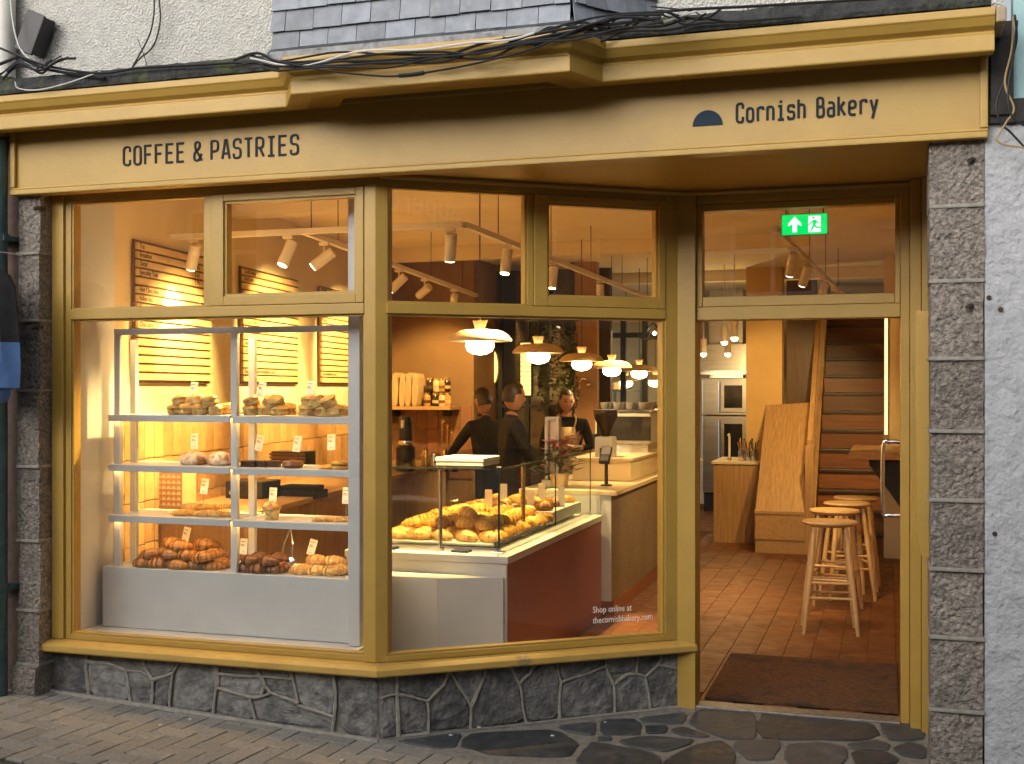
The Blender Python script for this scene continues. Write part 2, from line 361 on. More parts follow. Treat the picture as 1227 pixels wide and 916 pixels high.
# ================================================================ ground and paving
def sheet(name, m, pts, kind='structure'):
    mb = MB(); mb.add(pts, [tuple(range(len(pts)))]); o = mb.build(name, m); return tag(o, kind=kind)
brick_m = bpy.data.materials.new('far_paving'); brick_m.use_nodes = True
_n = brick_m.node_tree.nodes; _t = _n.new('ShaderNodeTexBrick'); _c = _n.new('ShaderNodeTexCoord')
_t.inputs['Scale'].default_value = 1; _t.inputs['Brick Width'].default_value = .2; _t.inputs['Row Height'].default_value = .1; _t.inputs['Mortar Size'].default_value = .003
_t.inputs['Color1'].default_value = (.26, .24, .21, 1); _t.inputs['Color2'].default_value = (.2, .185, .165, 1); _t.inputs['Mortar'].default_value = (.07, .065, .06, 1)
brick_m.node_tree.links.new(_c.outputs['Object'], _t.inputs[0]); brick_m.node_tree.links.new(_t.outputs[0], _n['Principled BSDF'].inputs[0]); _n['Principled BSDF'].inputs['Roughness'].default_value = .85
GX, GY = 120, 120
sheet('ground', brick_m, [(-GX, -GY, zg(-GX, 0)-.05), (GX, -GY, zg(GX, 0)-.05), (GX, GY, zg(GX, 0)-.05), (-GX, GY, zg(-GX, 0)-.05)])
joint_m = mat('paver_joint', (.05, .045, .04), (.09, .08, .07), scale=50, rough=.95)
pave = sheet('pavement', joint_m, [(-6, 3.2, zg(-6, 0)-.012), (1.2, 3.2, zg(1.2, 0)-.012), (1.2, 5.3, zg(1.2, 0)-.012), (-6, 5.3, zg(-6, 0)-.012)])
# herringbone pavers, each a piece of the pavement
pv = []
for k in range(3):
    mb = MB(); rg = random.Random(k)
    mb.box(.003, .197, .003, .097, -.05, 0); me = mb.mesh('paver', paver_m, bevel=.004)
    for v in me.vertices:
        if v.co.z > -.02: v.co += Vector((0, 0, rg.uniform(-.0012, .0012)))
    pv.append(me)
PA = R(-4); ca, sa = math.cos(PA), math.sin(PA)
DX, DY, DO = Vector((ca, sa)), Vector((-sa, ca)), Vector((-5.6, 4.0))
cand = []
for i in range(-6, 66):
    for j in range(-4, 18):
        d = (i-j) % 4
        if d not in (0, 3): continue
        a = DO+DX*(i*.1)+DY*(j*.1)
        ctr = a+(DX*.1+DY*.05 if d == 0 else DX*.05+DY*.1)
        if not (4.26 < ctr.y and -5.4 < ctr.x < .75): continue
        if ctr.x < -2.25 and ctr.y > 5.24: continue
        if ctr.x >= -2.25 and ctr.y > 5.18-(ctr.x+2.25)*.06: continue
        cand.append((ctr, a, d))
cand.sort(key=lambda c: (c[0].x > -.9, -c[0].y))
for ctr, a, d in cand[:300]:
    o = bpy.data.objects.new('paver', random.choice(pv)); col.objects.link(o); o.parent = pave
    sl = Matrix.Rotation(math.atan(.05), 4, 'Y')
    rz = PA if d == 0 else PA+R(90)
    loc = Vector((a.x, a.y, 0)) if d == 0 else Vector((a.x, a.y, 0))+Vector((DX.x*.1, DX.y*.1, 0))
    loc.z = zg(loc.x, loc.y)+random.uniform(-.0015, .0015)
    o.matrix_world = Matrix.Translation(loc) @ sl @ Matrix.Rotation(rz, 4, 'Z')
# round inspection cover filled with tan aggregate
mc = PZ(28, 938, zg(-4.3, 4.4)); cz = zg(mc.x, mc.y)
cover = empty('inspection_cover', (mc.x, mc.y, cz), 'round inspection cover of tan aggregate set in the block paving', 'cover')
tan_m = mat('tan_aggregate', (.42, .26, .11), (.26, .16, .075), scale=70, rough=.9, bump=.6, bscale=120)
slm = Matrix.Translation((mc.x, mc.y, cz+.002)) @ Matrix.Rotation(math.atan(.05), 4, 'Y')
MB().lathe([(.285, -.02), (.285, .004), (0, .006)], n=36).xf(slm).build('cover_plate', tan_m, cover)
MB().lathe([(.287, -.02), (.287, .008), (.312, .008), (.312, -.02)], n=36).xf(slm).build('rim', blackm, cover)
# litter on the paving: small pale spots of gum
def ze_(x, y):
    t = max(0, min(1, (y-5.0)/1.15)); return (zg(x, y)+.014+.012*(x+2.3))*(1-t)-.004*t
gum = mat('old_gum', (.55, .53, .49), rough=.8)
for (u, v) in [(228, 868), (192, 876), (410, 905), (574, 867), (725, 861), (540, 876), (662, 875)]:
    p = PZ(u, v, zg(-2.8, 5) if u < 500 else -.02)
    z = zg(p.x, p.y)+.0005 if u < 500 else None
    if z is None: p = PZ(u, v, .004); z = ze_(p.x, p.y)+.004
    tag(MB().lathe([(.011, 0), (.008, .003), (0, .004)], (p.x, p.y, z), 9).build('gum_spot', gum), 'small pale flattened gum spot on the paving', 'gum', 'gum spots on the paving')
# entrance crazy paving (slate slabs set in mortar)
ENT = [Vector((-2.30, 5.17)), Vector((-1.5, 5.10)), Vector((.16, 4.98)), Vector((.19, 6.17)), Vector((-.97, 6.17))]
def ze(x, y):
    t = max(0, min(1, (y-5.0)/1.15)); return (zg(x, y)+.014+.012*(x+2.3))*(1-t)-.004*t
rg = random.Random(21)
sd_ = []
for i in range(9):
    for j in range(4):
        p = Vector((-2.25+2.5*(i+.5+rg.uniform(-.42, .42)+.25*(j % 2))/9, 4.98+1.2*(j+.5+rg.uniform(-.40, .40))/4))
        if rg.random() < .84: sd_.append(p)
ent = MB()
top = [(p.x, p.y, ze(p.x, p.y)) for p in ENT]
ent.add(top+[(p.x, p.y, -.3) for p in ENT], [(0,5,6,1), (1,6,7,2), (2,7,8,3), (3,8,9,4), (4,9,5,0)])
for c in voronoi(ENT, sd_):
    if len(c) < 3: continue
    m_ = sum(c, Vector((0, 0)))/len(c); n = len(c)
    ent.add([(q.x, q.y, ze(q.x, q.y)-.002) for q in c]+[(m_.x, m_.y, ze(m_.x, m_.y)-.006)], [(i, (i+1) % n, n) for i in range(n)])
ent = tag(ent.build('entrance_paving', mortar), kind='structure')
def slabs(cells, zf, th, parent, name, m, rng):
    for c in cells:
        if len(c) < 3: continue
        g_ = sum(c, Vector((0, 0)))/len(c); c = [g_+(q-g_)*1.05 for q in c]; c = chaikin(c, 2, .13); c = [q+Vector((rng.uniform(-.004, .004), rng.uniform(-.004, .004))) for q in c]
        ar = abs(sum(c[i].x*c[(i+1) % len(c)].y-c[(i+1) % len(c)].x*c[i].y for i in range(len(c))))/2
        if ar < .0015: continue
        c2 = inset(c, .004) or c
        h = rng.uniform(.6, 1.1)*th; n = len(c)
        ctr = sum(c, Vector((0, 0)))/n; c2 = [ctr+(q-ctr)*.965 for q in c]
        tl = (rng.uniform(-.008, .008), rng.uniform(-.008, .008))
        zz = lambda q: zf(q.x, q.y)+h+tl[0]*(q.x-ctr.x)+tl[1]*(q.y-ctr.y)
        vs = [(q.x, q.y, zf(q.x, q.y)-.01) for q in c]+[(q.x, q.y, zz(q)-.003) for q in c]+[(q.x, q.y, zz(q)) for q in c2]
        fs = [(i, (i+1) % n, n+(i+1) % n, n+i) for i in range(n)]+[(n+i, n+(i+1) % n, 2*n+(i+1) % n, 2*n+i) for i in range(n)]+[tuple(2*n+i for i in range(n))]
        a2 = sum(c[i].x*c[(i+1) % n].y-c[(i+1) % n].x*c[i].y for i in range(n))
        if a2 < 0: fs = [f[::-1] for f in fs]
        MB().add(vs, fs).build(name, m, parent)
EA = [[(100,395),(300,370),(280,415),(190,418)], [(310,395),(340,372),(600,360),(670,405),(640,445),(420,440),(310,415)], [(610,350),(730,335),(725,378),(650,368)], [(750,330),(850,325),(875,345),(870,375),(760,375),(745,355)],
 [(735,382),(780,380),(780,392),(740,395)], [(875,322),(1020,305),(1010,340),(940,342),(880,335)], [(890,348),(960,350),(950,370),(895,372)], [(970,360),(1010,352),(1095,378),(1070,385),(1000,375)], [(805,395),(880,380),(1040,390),(1030,405),(950,430),(850,415)],
 [(690,430),(720,398),(900,432),(935,450),(920,500),(700,500),(670,460)], [(950,460),(1050,410),(1130,395),(1175,430),(1160,500),(950,500)]]
EB = [[(130,345),(150,310),(215,292),(330,300),(345,345),(340,398),(260,400),(160,368)], [(360,345),(375,310),(430,312),(600,330),(720,350),(745,385),(700,402),(560,402),(380,400),(358,375)], [(755,345),(840,345),(900,380),(890,400),(790,405),(765,380)],
 [(280,410),(415,402),(425,420),(400,468),(320,468),(275,430)], [(450,420),(560,412),(640,430),(640,470),(600,500),(470,500),(440,460)], [(650,418),(740,405),(785,418),(775,438),(660,432)], [(660,440),(770,442),(815,465),(800,480),(680,490)], [(795,430),(850,410),(905,430),(905,465),(830,455)],
 [(60,515),(200,510),(240,560),(90,600)], [(260,510),(430,510),(440,590),(270,600)], [(480,515),(640,510),(700,560),(600,620),(480,600)], [(700,505),(860,490),(900,560),(760,590)]]
def ground_cell(pl, ou, ov, k):
    out = []
    for a, b in pl:
        z = -.02
        for _ in range(5): p = PZ(ou+a*k, ov+b*k, z); z = ze(p.x, p.y)
        out.append(Vector((p.x, p.y)))
    for i in range(len(ENT)):                               # keep it on the entrance bed
        a, b = ENT[i], ENT[(i+1) % len(ENT)]; e = (b-a).normalized(); nr = Vector((e.y, -e.x)); out = clip(out, a-nr*.012, nr) if len(out) > 2 else out
    return out
slabs([ground_cell(p, 440, 740, .3749) for p in EA]+[ground_cell(p, 780, 740, .3643) for p in EB], ze, .006, ent, 'slate_slab', slate_floor, rg)

# ================================================================ shop front
shop = empty('shop_front', (-2.0, 5.2, zg(-2, 5)), 'yellow painted bakery shop front with fascia, bay window and recessed door', 'shop front')
ZS0, ZS1 = .285, .335           # sill
ZB, ZT0, ZT1, ZH = .372, 2.005, 2.056, 2.625
HEAD = 2.665
A0 = Vector((-4.165, 5.2)); A1 = Vector((-2.335, 5.2)); A2 = Vector((-2.30, 5.2)); AD = Vector((.8, .6)); AN = Vector((.6, -.8))
# ---- stall riser with slate stones
riser = MB()
def wallp(s): return (A0+Vector((s, .02))) if s < 1.86 else None
RL = 1.87; RA = 1.63
zb = lambda x: zg(x, 5.2)-.12
riser.prism([(-4.20, 5.215, zb(-4.2)), (-2.32, 5.215, zb(-2.3)), (-2.32, 5.215, ZS0+.01), (-4.20, 5.215, ZS0+.01)], None, (0, .1, 0))
c0 = Vector((-2.318, 5.215)); c1 = c0+AD*RA
riser.prism([(c0.x, c0.y, -.15), (c1.x, c1.y, -.15), (c1.x, c1.y, ZS0+.01), (c0.x, c0.y, ZS0+.01)], None, Vector((-AN.x, -AN.y, 0))*.1)
riser = riser.build('stall_riser', mortar, shop)
def stone_panel(org, ex, out, L, z0f, z1, cells, rng, parent):
    tubes = MB(); seen = []
    for c in cells:
        n = len(c)
        for i in range(n):                                   # raised ribbon pointing
            a, b = c[i], c[(i+1) % n]
            mid = (a+b)/2
            if (b-a).length < .008 or mid.y > z1-.012 or mid.y < z0f(mid.x)+.012 or mid.x < .012 or mid.x > L-.012: continue
            if any((mid-q).length < .012 for q in seen): continue
            seen.append(mid)
            k = 4; path = []; rs = []
            wob = rng.uniform(-.005, .005); nr = Vector((-(b-a).y, (b-a).x)).normalized(); w0 = rng.uniform(.006, .0115)
            for q in range(k+1):
                t = q/k; p = a.lerp(b, t)+nr*wob*math.sin(math.pi*t)
                path.append(Vector((org[0], org[1], 0))+Vector(ex)*p.x+Vector((0, 0, p.y))+Vector(out)*.013); rs.append(w0*rng.uniform(.75, 1.2))
            tubes.tube(path, rs, 6)
        d = inset(c, .005)
        if len(d) < 3: continue
        d = chaikin(d, 1, .15); n = len(d); ctr = sum(d, Vector((0, 0)))/n
        h = rng.uniform(.006, .016); tl = (rng.uniform(-.02, .02), rng.uniform(-.03, .03))
        P = lambda q, y: Vector((org[0], org[1], 0))+Vector(ex)*q.x+Vector((0, 0, q.y))+Vector(out)*y
        hh = lambda q: h+tl[0]*(q.x-ctr.x)+tl[1]*(q.y-ctr.y)
        vs = [P(q, -.005) for q in d]+[P(q, hh(q)-.006) for q in d]
        for fr_ in (.93, .78, .58, .36, .15): vs += [P(ctr+(q-ctr)*fr_, hh(ctr+(q-ctr)*fr_)+.007*noise.noise(Vector(((ctr+(q-ctr)*fr_).x*16, (ctr+(q-ctr)*fr_).y*24, org[0])))+rng.uniform(-.0015, .0015)) for q in d]
        fs = []
        for r_ in range(6): fs += [(r_*n+i, r_*n+(i+1) % n, (r_+1)*n+(i+1) % n, (r_+1)*n+i) for i in range(n)]
        fs.append(tuple(6*n+i for i in range(n)))
        a2 = sum(d[i].x*d[(i+1) % n].y-d[(i+1) % n].x*d[i].y for i in range(n))
        if a2 < 0: fs = [f[::-1] for f in fs]
        MB().add(vs, fs).build('stone', slate_wall, parent)
    tag(tubes.build('pointing', lmortar, parent, smooth=True), kind='stuff')
def PL(u, v, p, e):                                          # the pixel's point on an upright plane
    d = ray(u, v); t = (-p[0]*e[1]+p[1]*e[0])/(-d.x*e[1]+d.y*e[0]); return CAMP+d*t
SA = [[(143,95),(262,103),(265,150),(275,243),(143,225)], [(262,103),(435,110),(445,150),(470,190),(430,165),(385,160),(330,140),(265,133)],
 [(265,133),(330,140),(385,160),(395,215),(405,263),(275,243)], [(385,160),(430,165),(470,190),(470,235),(465,272),(405,263),(395,215)], [(435,110),(550,118),(530,170),(470,190),(445,150)],
 [(550,118),(662,125),(665,210),(655,298),(520,280),(530,170)], [(470,190),(530,170),(520,280),(465,272),(470,235)], [(662,125),(785,133),(800,180),(668,172)], [(785,133),(890,140),(900,190),(800,180)],
 [(668,172),(800,180),(812,210),(800,242),(765,243),(668,215)], [(668,215),(765,243),(775,280),(785,318),(655,298)], [(800,180),(900,190),(915,262),(860,242),(830,230),(812,210)],
 [(765,243),(800,242),(830,230),(860,242),(915,270),(1025,305),(1020,352),(785,318),(775,280)], [(890,140),(1020,147),(1030,235),(1025,305),(915,270),(900,190)], [(1020,147),(1168,156),(1168,385),(1020,352),(1025,305),(1030,235)]]
SB = [[(14,171),(90,168),(95,245),(14,262)], [(14,262),(95,245),(100,380),(14,396)], [(90,168),(265,160),(245,215),(193,268),(150,255),(95,245)], [(95,245),(150,255),(193,268),(195,370),(100,380)],
 [(265,172),(300,230),(332,285),(330,356),(195,370),(193,268),(245,215)], [(265,160),(380,152),(370,195),(332,285),(300,230),(265,172)], [(380,152),(455,148),(485,213),(495,265),(510,341),(330,356),(332,285),(370,195)],
 [(455,148),(540,140),(520,180),(485,213)], [(540,140),(605,140),(619,207),(615,330),(510,341),(495,265),(485,213),(520,180)], [(605,140),(760,128),(762,155),(690,185),(619,207)],
 [(619,207),(690,185),(762,155),(788,215),(790,315),(615,330)], [(760,128),(865,115),(860,181),(830,181),(788,215),(762,155)], [(788,215),(830,181),(860,181),(888,190),(898,240),(905,300),(790,315)],
 [(865,115),(940,112),(930,150),(888,190),(860,181)], [(888,190),(930,150),(1034,168),(1036,285),(905,300),(898,240)], [(940,112),(1034,107),(1034,168),(930,150)]]
def lay(polys, ou, ov, k, org, e):
    out = []
    for pl in polys:
        q = [PL(ou+a*k, ov+b*k, org, e) for a, b in pl]; out.append([Vector(((p.x-org[0])*e[0]+(p.y-org[1])*e[1], p.z)) for p in q])
    return out
cA = lay(SA, 0, 740, .3912, (-4.19, 5.205), (1, 0)); cB = lay(SB, 440, 740, .3749, (c0.x+AN.x*.01, c0.y+AN.y*.01), (AD.x, AD.y))
cA = [[Vector((min(max(q.x, 0), RL), min(q.y, ZS0+.004))) for q in c] for c in cA]; cB = [[Vector((min(max(q.x, 0), RA), min(q.y, ZS0+.004))) for q in c] for c in cB]
stone_panel((-4.19, 5.215), (1, 0, 0), (0, -1, 0), RL, lambda s: zg(-4.19+s, 0)-.005, ZS0, cA, random.Random(15), riser)
stone_panel((c0.x, c0.y), (AD.x, AD.y, 0), (AN.x, AN.y, 0), RA, lambda s: -.035+.022*s/RA, ZS0, cB, random.Random(23), riser)
# fillet of mortar along the foot
MB().tube([(-4.2, 5.19, zg(-4.2, 0)-.004), (-2.31, 5.185, zg(-2.31, 0)-.004)], .018, 6).build('mortar_fillet', lmortar, riser)
MB().tube([(-2.31, 5.185, -.036), (c1.x+.01, c1.y-.03, -.012)], .016, 6).build('mortar_fillet', lmortar, riser)
# ---- sill
def bar2(mb, p, q, y0, y1, z0, z1, mi=0):                   # horizontal timber along p->q; y0 = towards the street, y1 = inwards
    d = (q-p).normalized(); nrm = Vector((d.y, -d.x))
    a, b, c, e = p+nrm*y0, q+nrm*y0, q-nrm*y1, p-nrm*y1
    mb.prism([(a.x, a.y, z0), (b.x, b.y, z0), (c.x, c.y, z0), (e.x, e.y, z0)], None, (0, 0, z1-z0), mi); return mb
def sweep(prof, pts, ends=None):                             # profile (offset to street, z) along a plan polyline with mitres
    mb = MB(); n = len(pts); m = len(prof)
    for i in range(n):
        d1 = (pts[i]-pts[i-1]).normalized() if i else (pts[1]-pts[0]).normalized()
        d2 = (pts[i+1]-pts[i]).normalized() if i < n-1 else d1
        n1, n2 = Vector((d1.y, -d1.x)), Vector((d2.y, -d2.x)); mi_ = (n1+n2).normalized(); k = 1/max(.3, mi_.dot(n1))
        for (o, z) in prof:
            p = pts[i]+mi_*(o*k); mb.v.append((p.x, p.y, z))
    for i in range(n-1):
        for j in range(m):
            a, b = i*m+j, i*m+(j+1) % m; mb.f.append((a, b, b+m, a+m)); mb.mi.append(0)
    mb.f.append(tuple(range(m-1, -1, -1))); mb.f.append(tuple((n-1)*m+j for j in range(m))); mb.mi += [0, 0]
    return mb
SP = [Vector((-4.24, 5.2)), Vector((-2.317, 5.2)), Vector((-2.317, 5.2))+AD*1.66]
sweep([(-.10, ZS0), (.075, ZS0), (.082, ZS0+.008), (.082, ZS0+.035), (.055, ZS1-.002), (.0, ZS1+.006), (-.10, ZS1+.006)], SP).build('window_sill', paint2, shop, bevel=.003)
# ---- window frames
def frame_bar(name, p, q, z0, z1, parent, y0=0.0, y1=.09, m=None, bevel=.004):
    return bar2(MB(), p, q, y0, y1, z0, z1).build(name, m or paint, parent, bevel=bevel)
XA = lambda x: Vector((x, 5.2)); S = lambda s: A2+AD*s
win1 = MB().box(-4.168, -4.096, 5.185, 5.30, ZS1+.007, HEAD).build('window_frame', paint, shop, bevel=.004)
def W1(name, x0, x1, z0, z1, y0=0, y1=.09): return frame_bar(name, XA(x0), XA(x1), z0, z1, win1, y0, y1)
W1('frame_stile', -4.094, -4.058, ZS1+.007, ZH+.045, .0, .08)
W1('head_rail', -4.056, -2.388, ZH-.01, HEAD-.008, .002, .09)
W1('transom', -4.056, -2.388, ZT0, ZT1, .012, .09)
W1('bottom_rail', -4.056, -2.388, ZS1+.007, ZB, .004, .09)
W1('mullion', -3.262, -3.225, ZT1+.001, ZH-.012, .004, .09)
def sash(P, s0, s1, z0, z1, f, fr, parent):
    g = MB(); p, q = P(s0), P(s1); d = (q-p).normalized()
    bar2(g, p, p+d*f, .012, .07, z0, z1); bar2(g, q-d*fr, q, .012, .07, z0, z1)
    bar2(g, p+d*f, q-d*fr, .012, .07, z0, z0+f*.65); bar2(g, p+d*f, q-d*fr, .012, .07, z1-f*.5, z1)
    o = g.build('vent_sash', paint, parent, bevel=.004)
    b = MB(); f2 = f; a, c = p+d*f2, q-d*fr                 # glazing bead
    za, zb_ = z0+f*.65, z1-f*.5
    bar2(b, a, a+d*.012, -.002, .05, za, zb_); bar2(b, c-d*.012, c, -.002, .05, za, zb_); bar2(b, a+d*.012, c-d*.012, -.002, .05, za, za+.012); bar2(b, a+d*.012, c-d*.012, -.002, .05, zb_-.012, zb_)
    b.build('glazing_bead', paint, o); return o
def bead(P, s0, s1, z0, z1, parent, t=.009):
    b = MB(); p, q = P(s0), P(s1); d = (q-p).normalized()
    bar2(b, p, p+d*t, -.006, .05, z0, z1); bar2(b, q-d*t, q, -.006, .05, z0, z1); bar2(b, p+d*t, q-d*t, -.006, .05, z0, z0+t); bar2(b, p+d*t, q-d*t, -.006, .05, z1-t, z1)
    b.build('glazing_bead', paint, parent, bevel=.002)
def pane(P, s0, s1, z0, z1, parent, dy=.03):
    return bar2(MB(), P(s0), P(s1), -dy, dy+.006, z0, z1).build('pane', pane_m, parent)
sash(XA, -3.223, -2.390, ZT1+.002, ZH-.012, .072, .042, win1)
bead(XA, -4.056, -3.264, ZT1+.001, ZH-.011, win1)
bead(XA, -4.056, -2.390, ZB+.001, ZT0-.001, win1)
pane(XA, -4.05, -3.27, ZT1+.01, ZH-.02, win1); pane(XA, -3.15, -2.435, ZT1+.04, ZH-.042, win1, .035); pane(XA, -4.05, -2.396, ZB+.01, ZT0-.01, win1)
# corner post
cp = [Vector((-2.385, 5.186)), Vector((-2.327, 5.186)), Vector((-2.322, 5.19)), Vector((-2.284, 5.219)), Vector((-2.284, 5.29)), Vector((-2.385, 5.29))]
MB().prism([(p.x, p.y, ZS1+.007) for p in cp], None, (0, 0, HEAD-ZS1-.008)).build('corner_post', paint, shop, bevel=.004)
win2 = bar2(MB(), S(1.495), S(1.57), .004, .09, ZS1+.007, HEAD).build('window_frame', paint, shop, bevel=.004)
def W2(name, s0, s1, z0, z1, y0=0, y1=.09): return frame_bar(name, S(s0), S(s1), z0, z1, win2, y0, y1)
W2('head_rail', .022, 1.494, ZH-.01, HEAD-.006, .002, .09); W2('transom', .022, 1.494, ZT0, ZT1, .012, .09); W2('bottom_rail', .022, 1.494, ZS1+.007, ZB, .004, .09)
W2('mullion', .735, .768, ZT1+.001, ZH-.012, .004, .09)
sash(S, .770, 1.493, ZT1+.002, ZH-.012, .072, .036, win2)
bead(S, .022, .733, ZT1+.001, ZH-.011, win2); bead(S, .022, 1.493, ZB+.001, ZT0-.001, win2)
pane(S, .04, .725, ZT1+.01, ZH-.02, win2); pane(S, .84, 1.455, ZT1+.04, ZH-.042, win2, .035); big2 = pane(S, .04, 1.485, ZB+.01, ZT0-.01, win2)
# white lettering stuck to the glass
decal = mat('white_vinyl', (.85, .83, .80), rough=.5)
d0 = S(1.10)+AN*(-.024)
for txt, z in (('Shop online at', .505), ('thecornishbakery.com', .452)):
    place_text('glass_lettering', txt, .047, decal, (d0.x, d0.y, z), (AD.x, AD.y, 0), (0, 0, 1), big2, sx=.80)
# ---- door surround, transom light, open door
doorf = MB().box(-1.045, -.952, 6.13, 6.30, -.02, HEAD).build('door_frame', paint, shop, bevel=.004)
def DB(name, *a, m=paint): return MB().box(*a).build(name, m, doorf, bevel=.004)
DB('jamb', .056, .098, 6.15, 6.30, -.02, HEAD); DB('jamb', .100, .150, 6.09, 6.30, -.04, HEAD); DB('jamb', .152, .195, 6.05, 6.30, -.05, HEAD)
DB('head_rail', -.950, .054, 6.16, 6.30, 2.60, HEAD-.002); DB('transom', -.950, .054, 6.16, 6.30, 2.0, 2.068)
DB('frame_stile', -.950, -.922, 6.17, 6.26, 2.070, 2.598); DB('frame_stile', .030, .054, 6.17, 6.26, 2.070, 2.598)
DB('frame_rail', -.920, .028, 6.17, 6.26, 2.070, 2.120); DB('frame_rail', -.920, .028, 6.17, 6.26, 2.565, 2.598)
MB().box(-.915, .025, 6.215, 6.221, 2.125, 2.56).build('pane', pane_m, doorf)
DB('threshold', -.95, .055, 6.13, 6.25, -.03, .008, m=mat('worn_metal', (.35, .34, .32), (.2, .19, .18), scale=30, rough=.45, metal=.7))
door = MB()
for a in ((6.31, 6.41), (7.12, 7.22)): door.box(.062, .104, a[0], a[1], .02, 1.99)
for z in ((.02, .24), (1.88, 1.99)): door.box(.0625, .1035, 6.41, 7.12, z[0], z[1])
door = door.build('door', paint, shop, bevel=.003)
MB().box(.080, .086, 6.405, 7.125, .235, 1.885).build('pane', pane_m, door)
hp = [(.062, 7.16, 1.34), (.0, 7.16, 1.34), (-.03, 7.16, 1.31), (-.03, 7.16, .95), (0, 7.16, .92), (.062, 7.16, .92)]
MB().tube(spline(hp, 4), .013, 10).build('handle', chrome, door, smooth=True)
# shutter guide board fixed to the pilaster side
sb_ = MB(); sb_.prism([(.112, 5.36, 1.98), (.112, 5.36, 1.02), (.135, 5.36, .925), (.168, 5.36, .925), (.168, 5.36, 1.98)], None, (0, .10, 0))
sb_.build('guide_board', paint, shop, bevel=.003)
# soffit and bulkheads above the frames
sof = MB(); SZ = HEAD+.002
sof.prism([(-4.2, 5.08, SZ), (.2, 5.08, SZ), (.2, 6.32, SZ), (-1.1, 6.32, SZ), (-2.42, 5.32, SZ), (-4.2, 5.32, SZ)], None, (0, 0, .03))
sof.build('soffit', paint, shop)
MB().tube([(.19, 6.155, HEAD-.012), (-.99, 6.125, HEAD-.012), (-2.29, 5.17, HEAD-.012)], .013, 6).build('soffit_moulding', paint, shop)
# ---- fascia: board, frame moulding, lettering
FX0, FX1, FZ0, FZ1, FY = -4.31, .375, 2.64, 3.0, 5.05
fas = box('fascia', paint, shop, FX0, FX1, FY+.012, FY+.075, FZ0+.002, FZ1)
MB().box(FX0, FX1, FY-.012, FY+.011, FZ0, FZ0+.026).build('fascia_moulding', paint, fas, bevel=.006)
MB().box(FX0, FX1, FY-.004, FY+.0115, FZ0+.027, FZ0+.038).build('fascia_moulding', paint, fas, bevel=.004)
for x in (FX0, FX1-.03): MB().box(x, x+.03, FY-.010, FY+.011, FZ0+.039, FZ1).build('fascia_moulding', paint, fas, bevel=.006)
MB().box(FX0+.031, FX1-.031, FY-.008, FY+.011, FZ1-.026, FZ1+.004).build('fascia_moulding', paint, fas, bevel=.006)
def sign(txt, u0, v0, u1, v1, hpx, sp, sw):
    a, b = PY(u0, v0, FY+.011), PY(u1, v1, FY+.011); h = hpx/FPX*(a-CAMP).dot(Vector((-SY, CY, 0)))
    n = sum(1 if c != ' ' else sp for c in txt)-(1-.8*X4/.54) ; pitch = (b.x-a.x)/n; x = a.x
    for c in txt:
        if c == ' ': x += pitch*sp; continue
        letter(c, h, sw, (x, FY+.0112, a.z), (1, 0, 0), fas, ink, xs=(pitch/h)/.54*.80); x += pitch
sign('COFFEE & PASTRIES', 148.5, 198.5, 357, 186, 21.5, .55, .0105)
sign('Cornish Bakery', 883, 147, 1051, 138.5, 22, .80, .0105)
dm = MB(); da, db = PY(830, 152, FY+.0112), PY(866, 150, FY+.0112); rr = (db.x-da.x)/2; cx = (da.x+db.x)/2
dm.prism([(cx+rr*math.cos(t*math.pi/24), FY+.0112, da.z+rr*1.02*math.sin(t*math.pi/24)) for t in range(25)], None, (0, -.004, 0))
dm.build('dome_emblem', mat('slate_blue', (.022, .040, .062), rough=.6, spec=.1), fas)
# ---- cornice with projecting centre, mossy ledge
CP = [Vector((-5.2, 4.87)), Vector((-2.63, 4.87)), Vector((-2.50, 4.67)), Vector((-1.235, 4.67)), Vector((-1.145, 4.87)), Vector((.385, 4.87))]
cor = sweep([(-.25, 2.965), (-.10, 2.965), (-.10, 2.945), (-.004, 2.935), (0, 2.94), (0, 3.000), (-.012, 3.008), (-.012, 3.016), (.012, 3.03), (.030, 3.058), (.036, 3.064), (.036, 3.094), (-.25, 3.10)], CP).build('cornice', paint, shop, bevel=.0025)
e2 = box('cornice_end', mat('weathered_timber', (.34, .26, .18), (.42, .30, .12), scale=9, rough=.8, bump=.5), shop, .387, .425, 4.835, 5.1, 3.035, 3.093, bevel=.008)
def ledge(name, pts, z0, z1, rng):
    n = 40; mb = MB(); out = []
    P = []
    for i in range(len(pts)-1):
        k = max(2, int((pts[i+1]-pts[i]).length/.04)); P += [pts[i].lerp(pts[i+1], j/k) for j in range(k)]
    P.append(pts[-1]); m = 5
    for p in P:
        a = rng.uniform(-.006, .006); b = rng.uniform(-.005, .005)
        for (dy, z) in ((.3, z0+.002), (-.030+a, z0+.002), (-.036+a, z0+.02), (-.025+b, z1+b), (.3, z1+.06)): mb.v.append((p.x, p.y+dy, z))
    for i in range(len(P)-1):
        for j in range(m-1): a = i*m+j; mb.f.append((a, a+m, a+m+1, a+1)); mb.mi.append(0)
    mb.f += [tuple(range(m)), tuple((len(P)-1)*m+j for j in range(m-1, -1, -1))]; mb.mi += [0, 0]
    return mb.build(name, moss, shop)
ledge('slate_ledge', [Vector((-5.2, 4.86)), Vector((-2.62, 4.86))], 3.098, 3.172, random.Random(1))
ledge('slate_ledge', [Vector((-1.14, 4.86)), Vector((.37, 4.86))], 3.098, 3.172, random.Random(2))

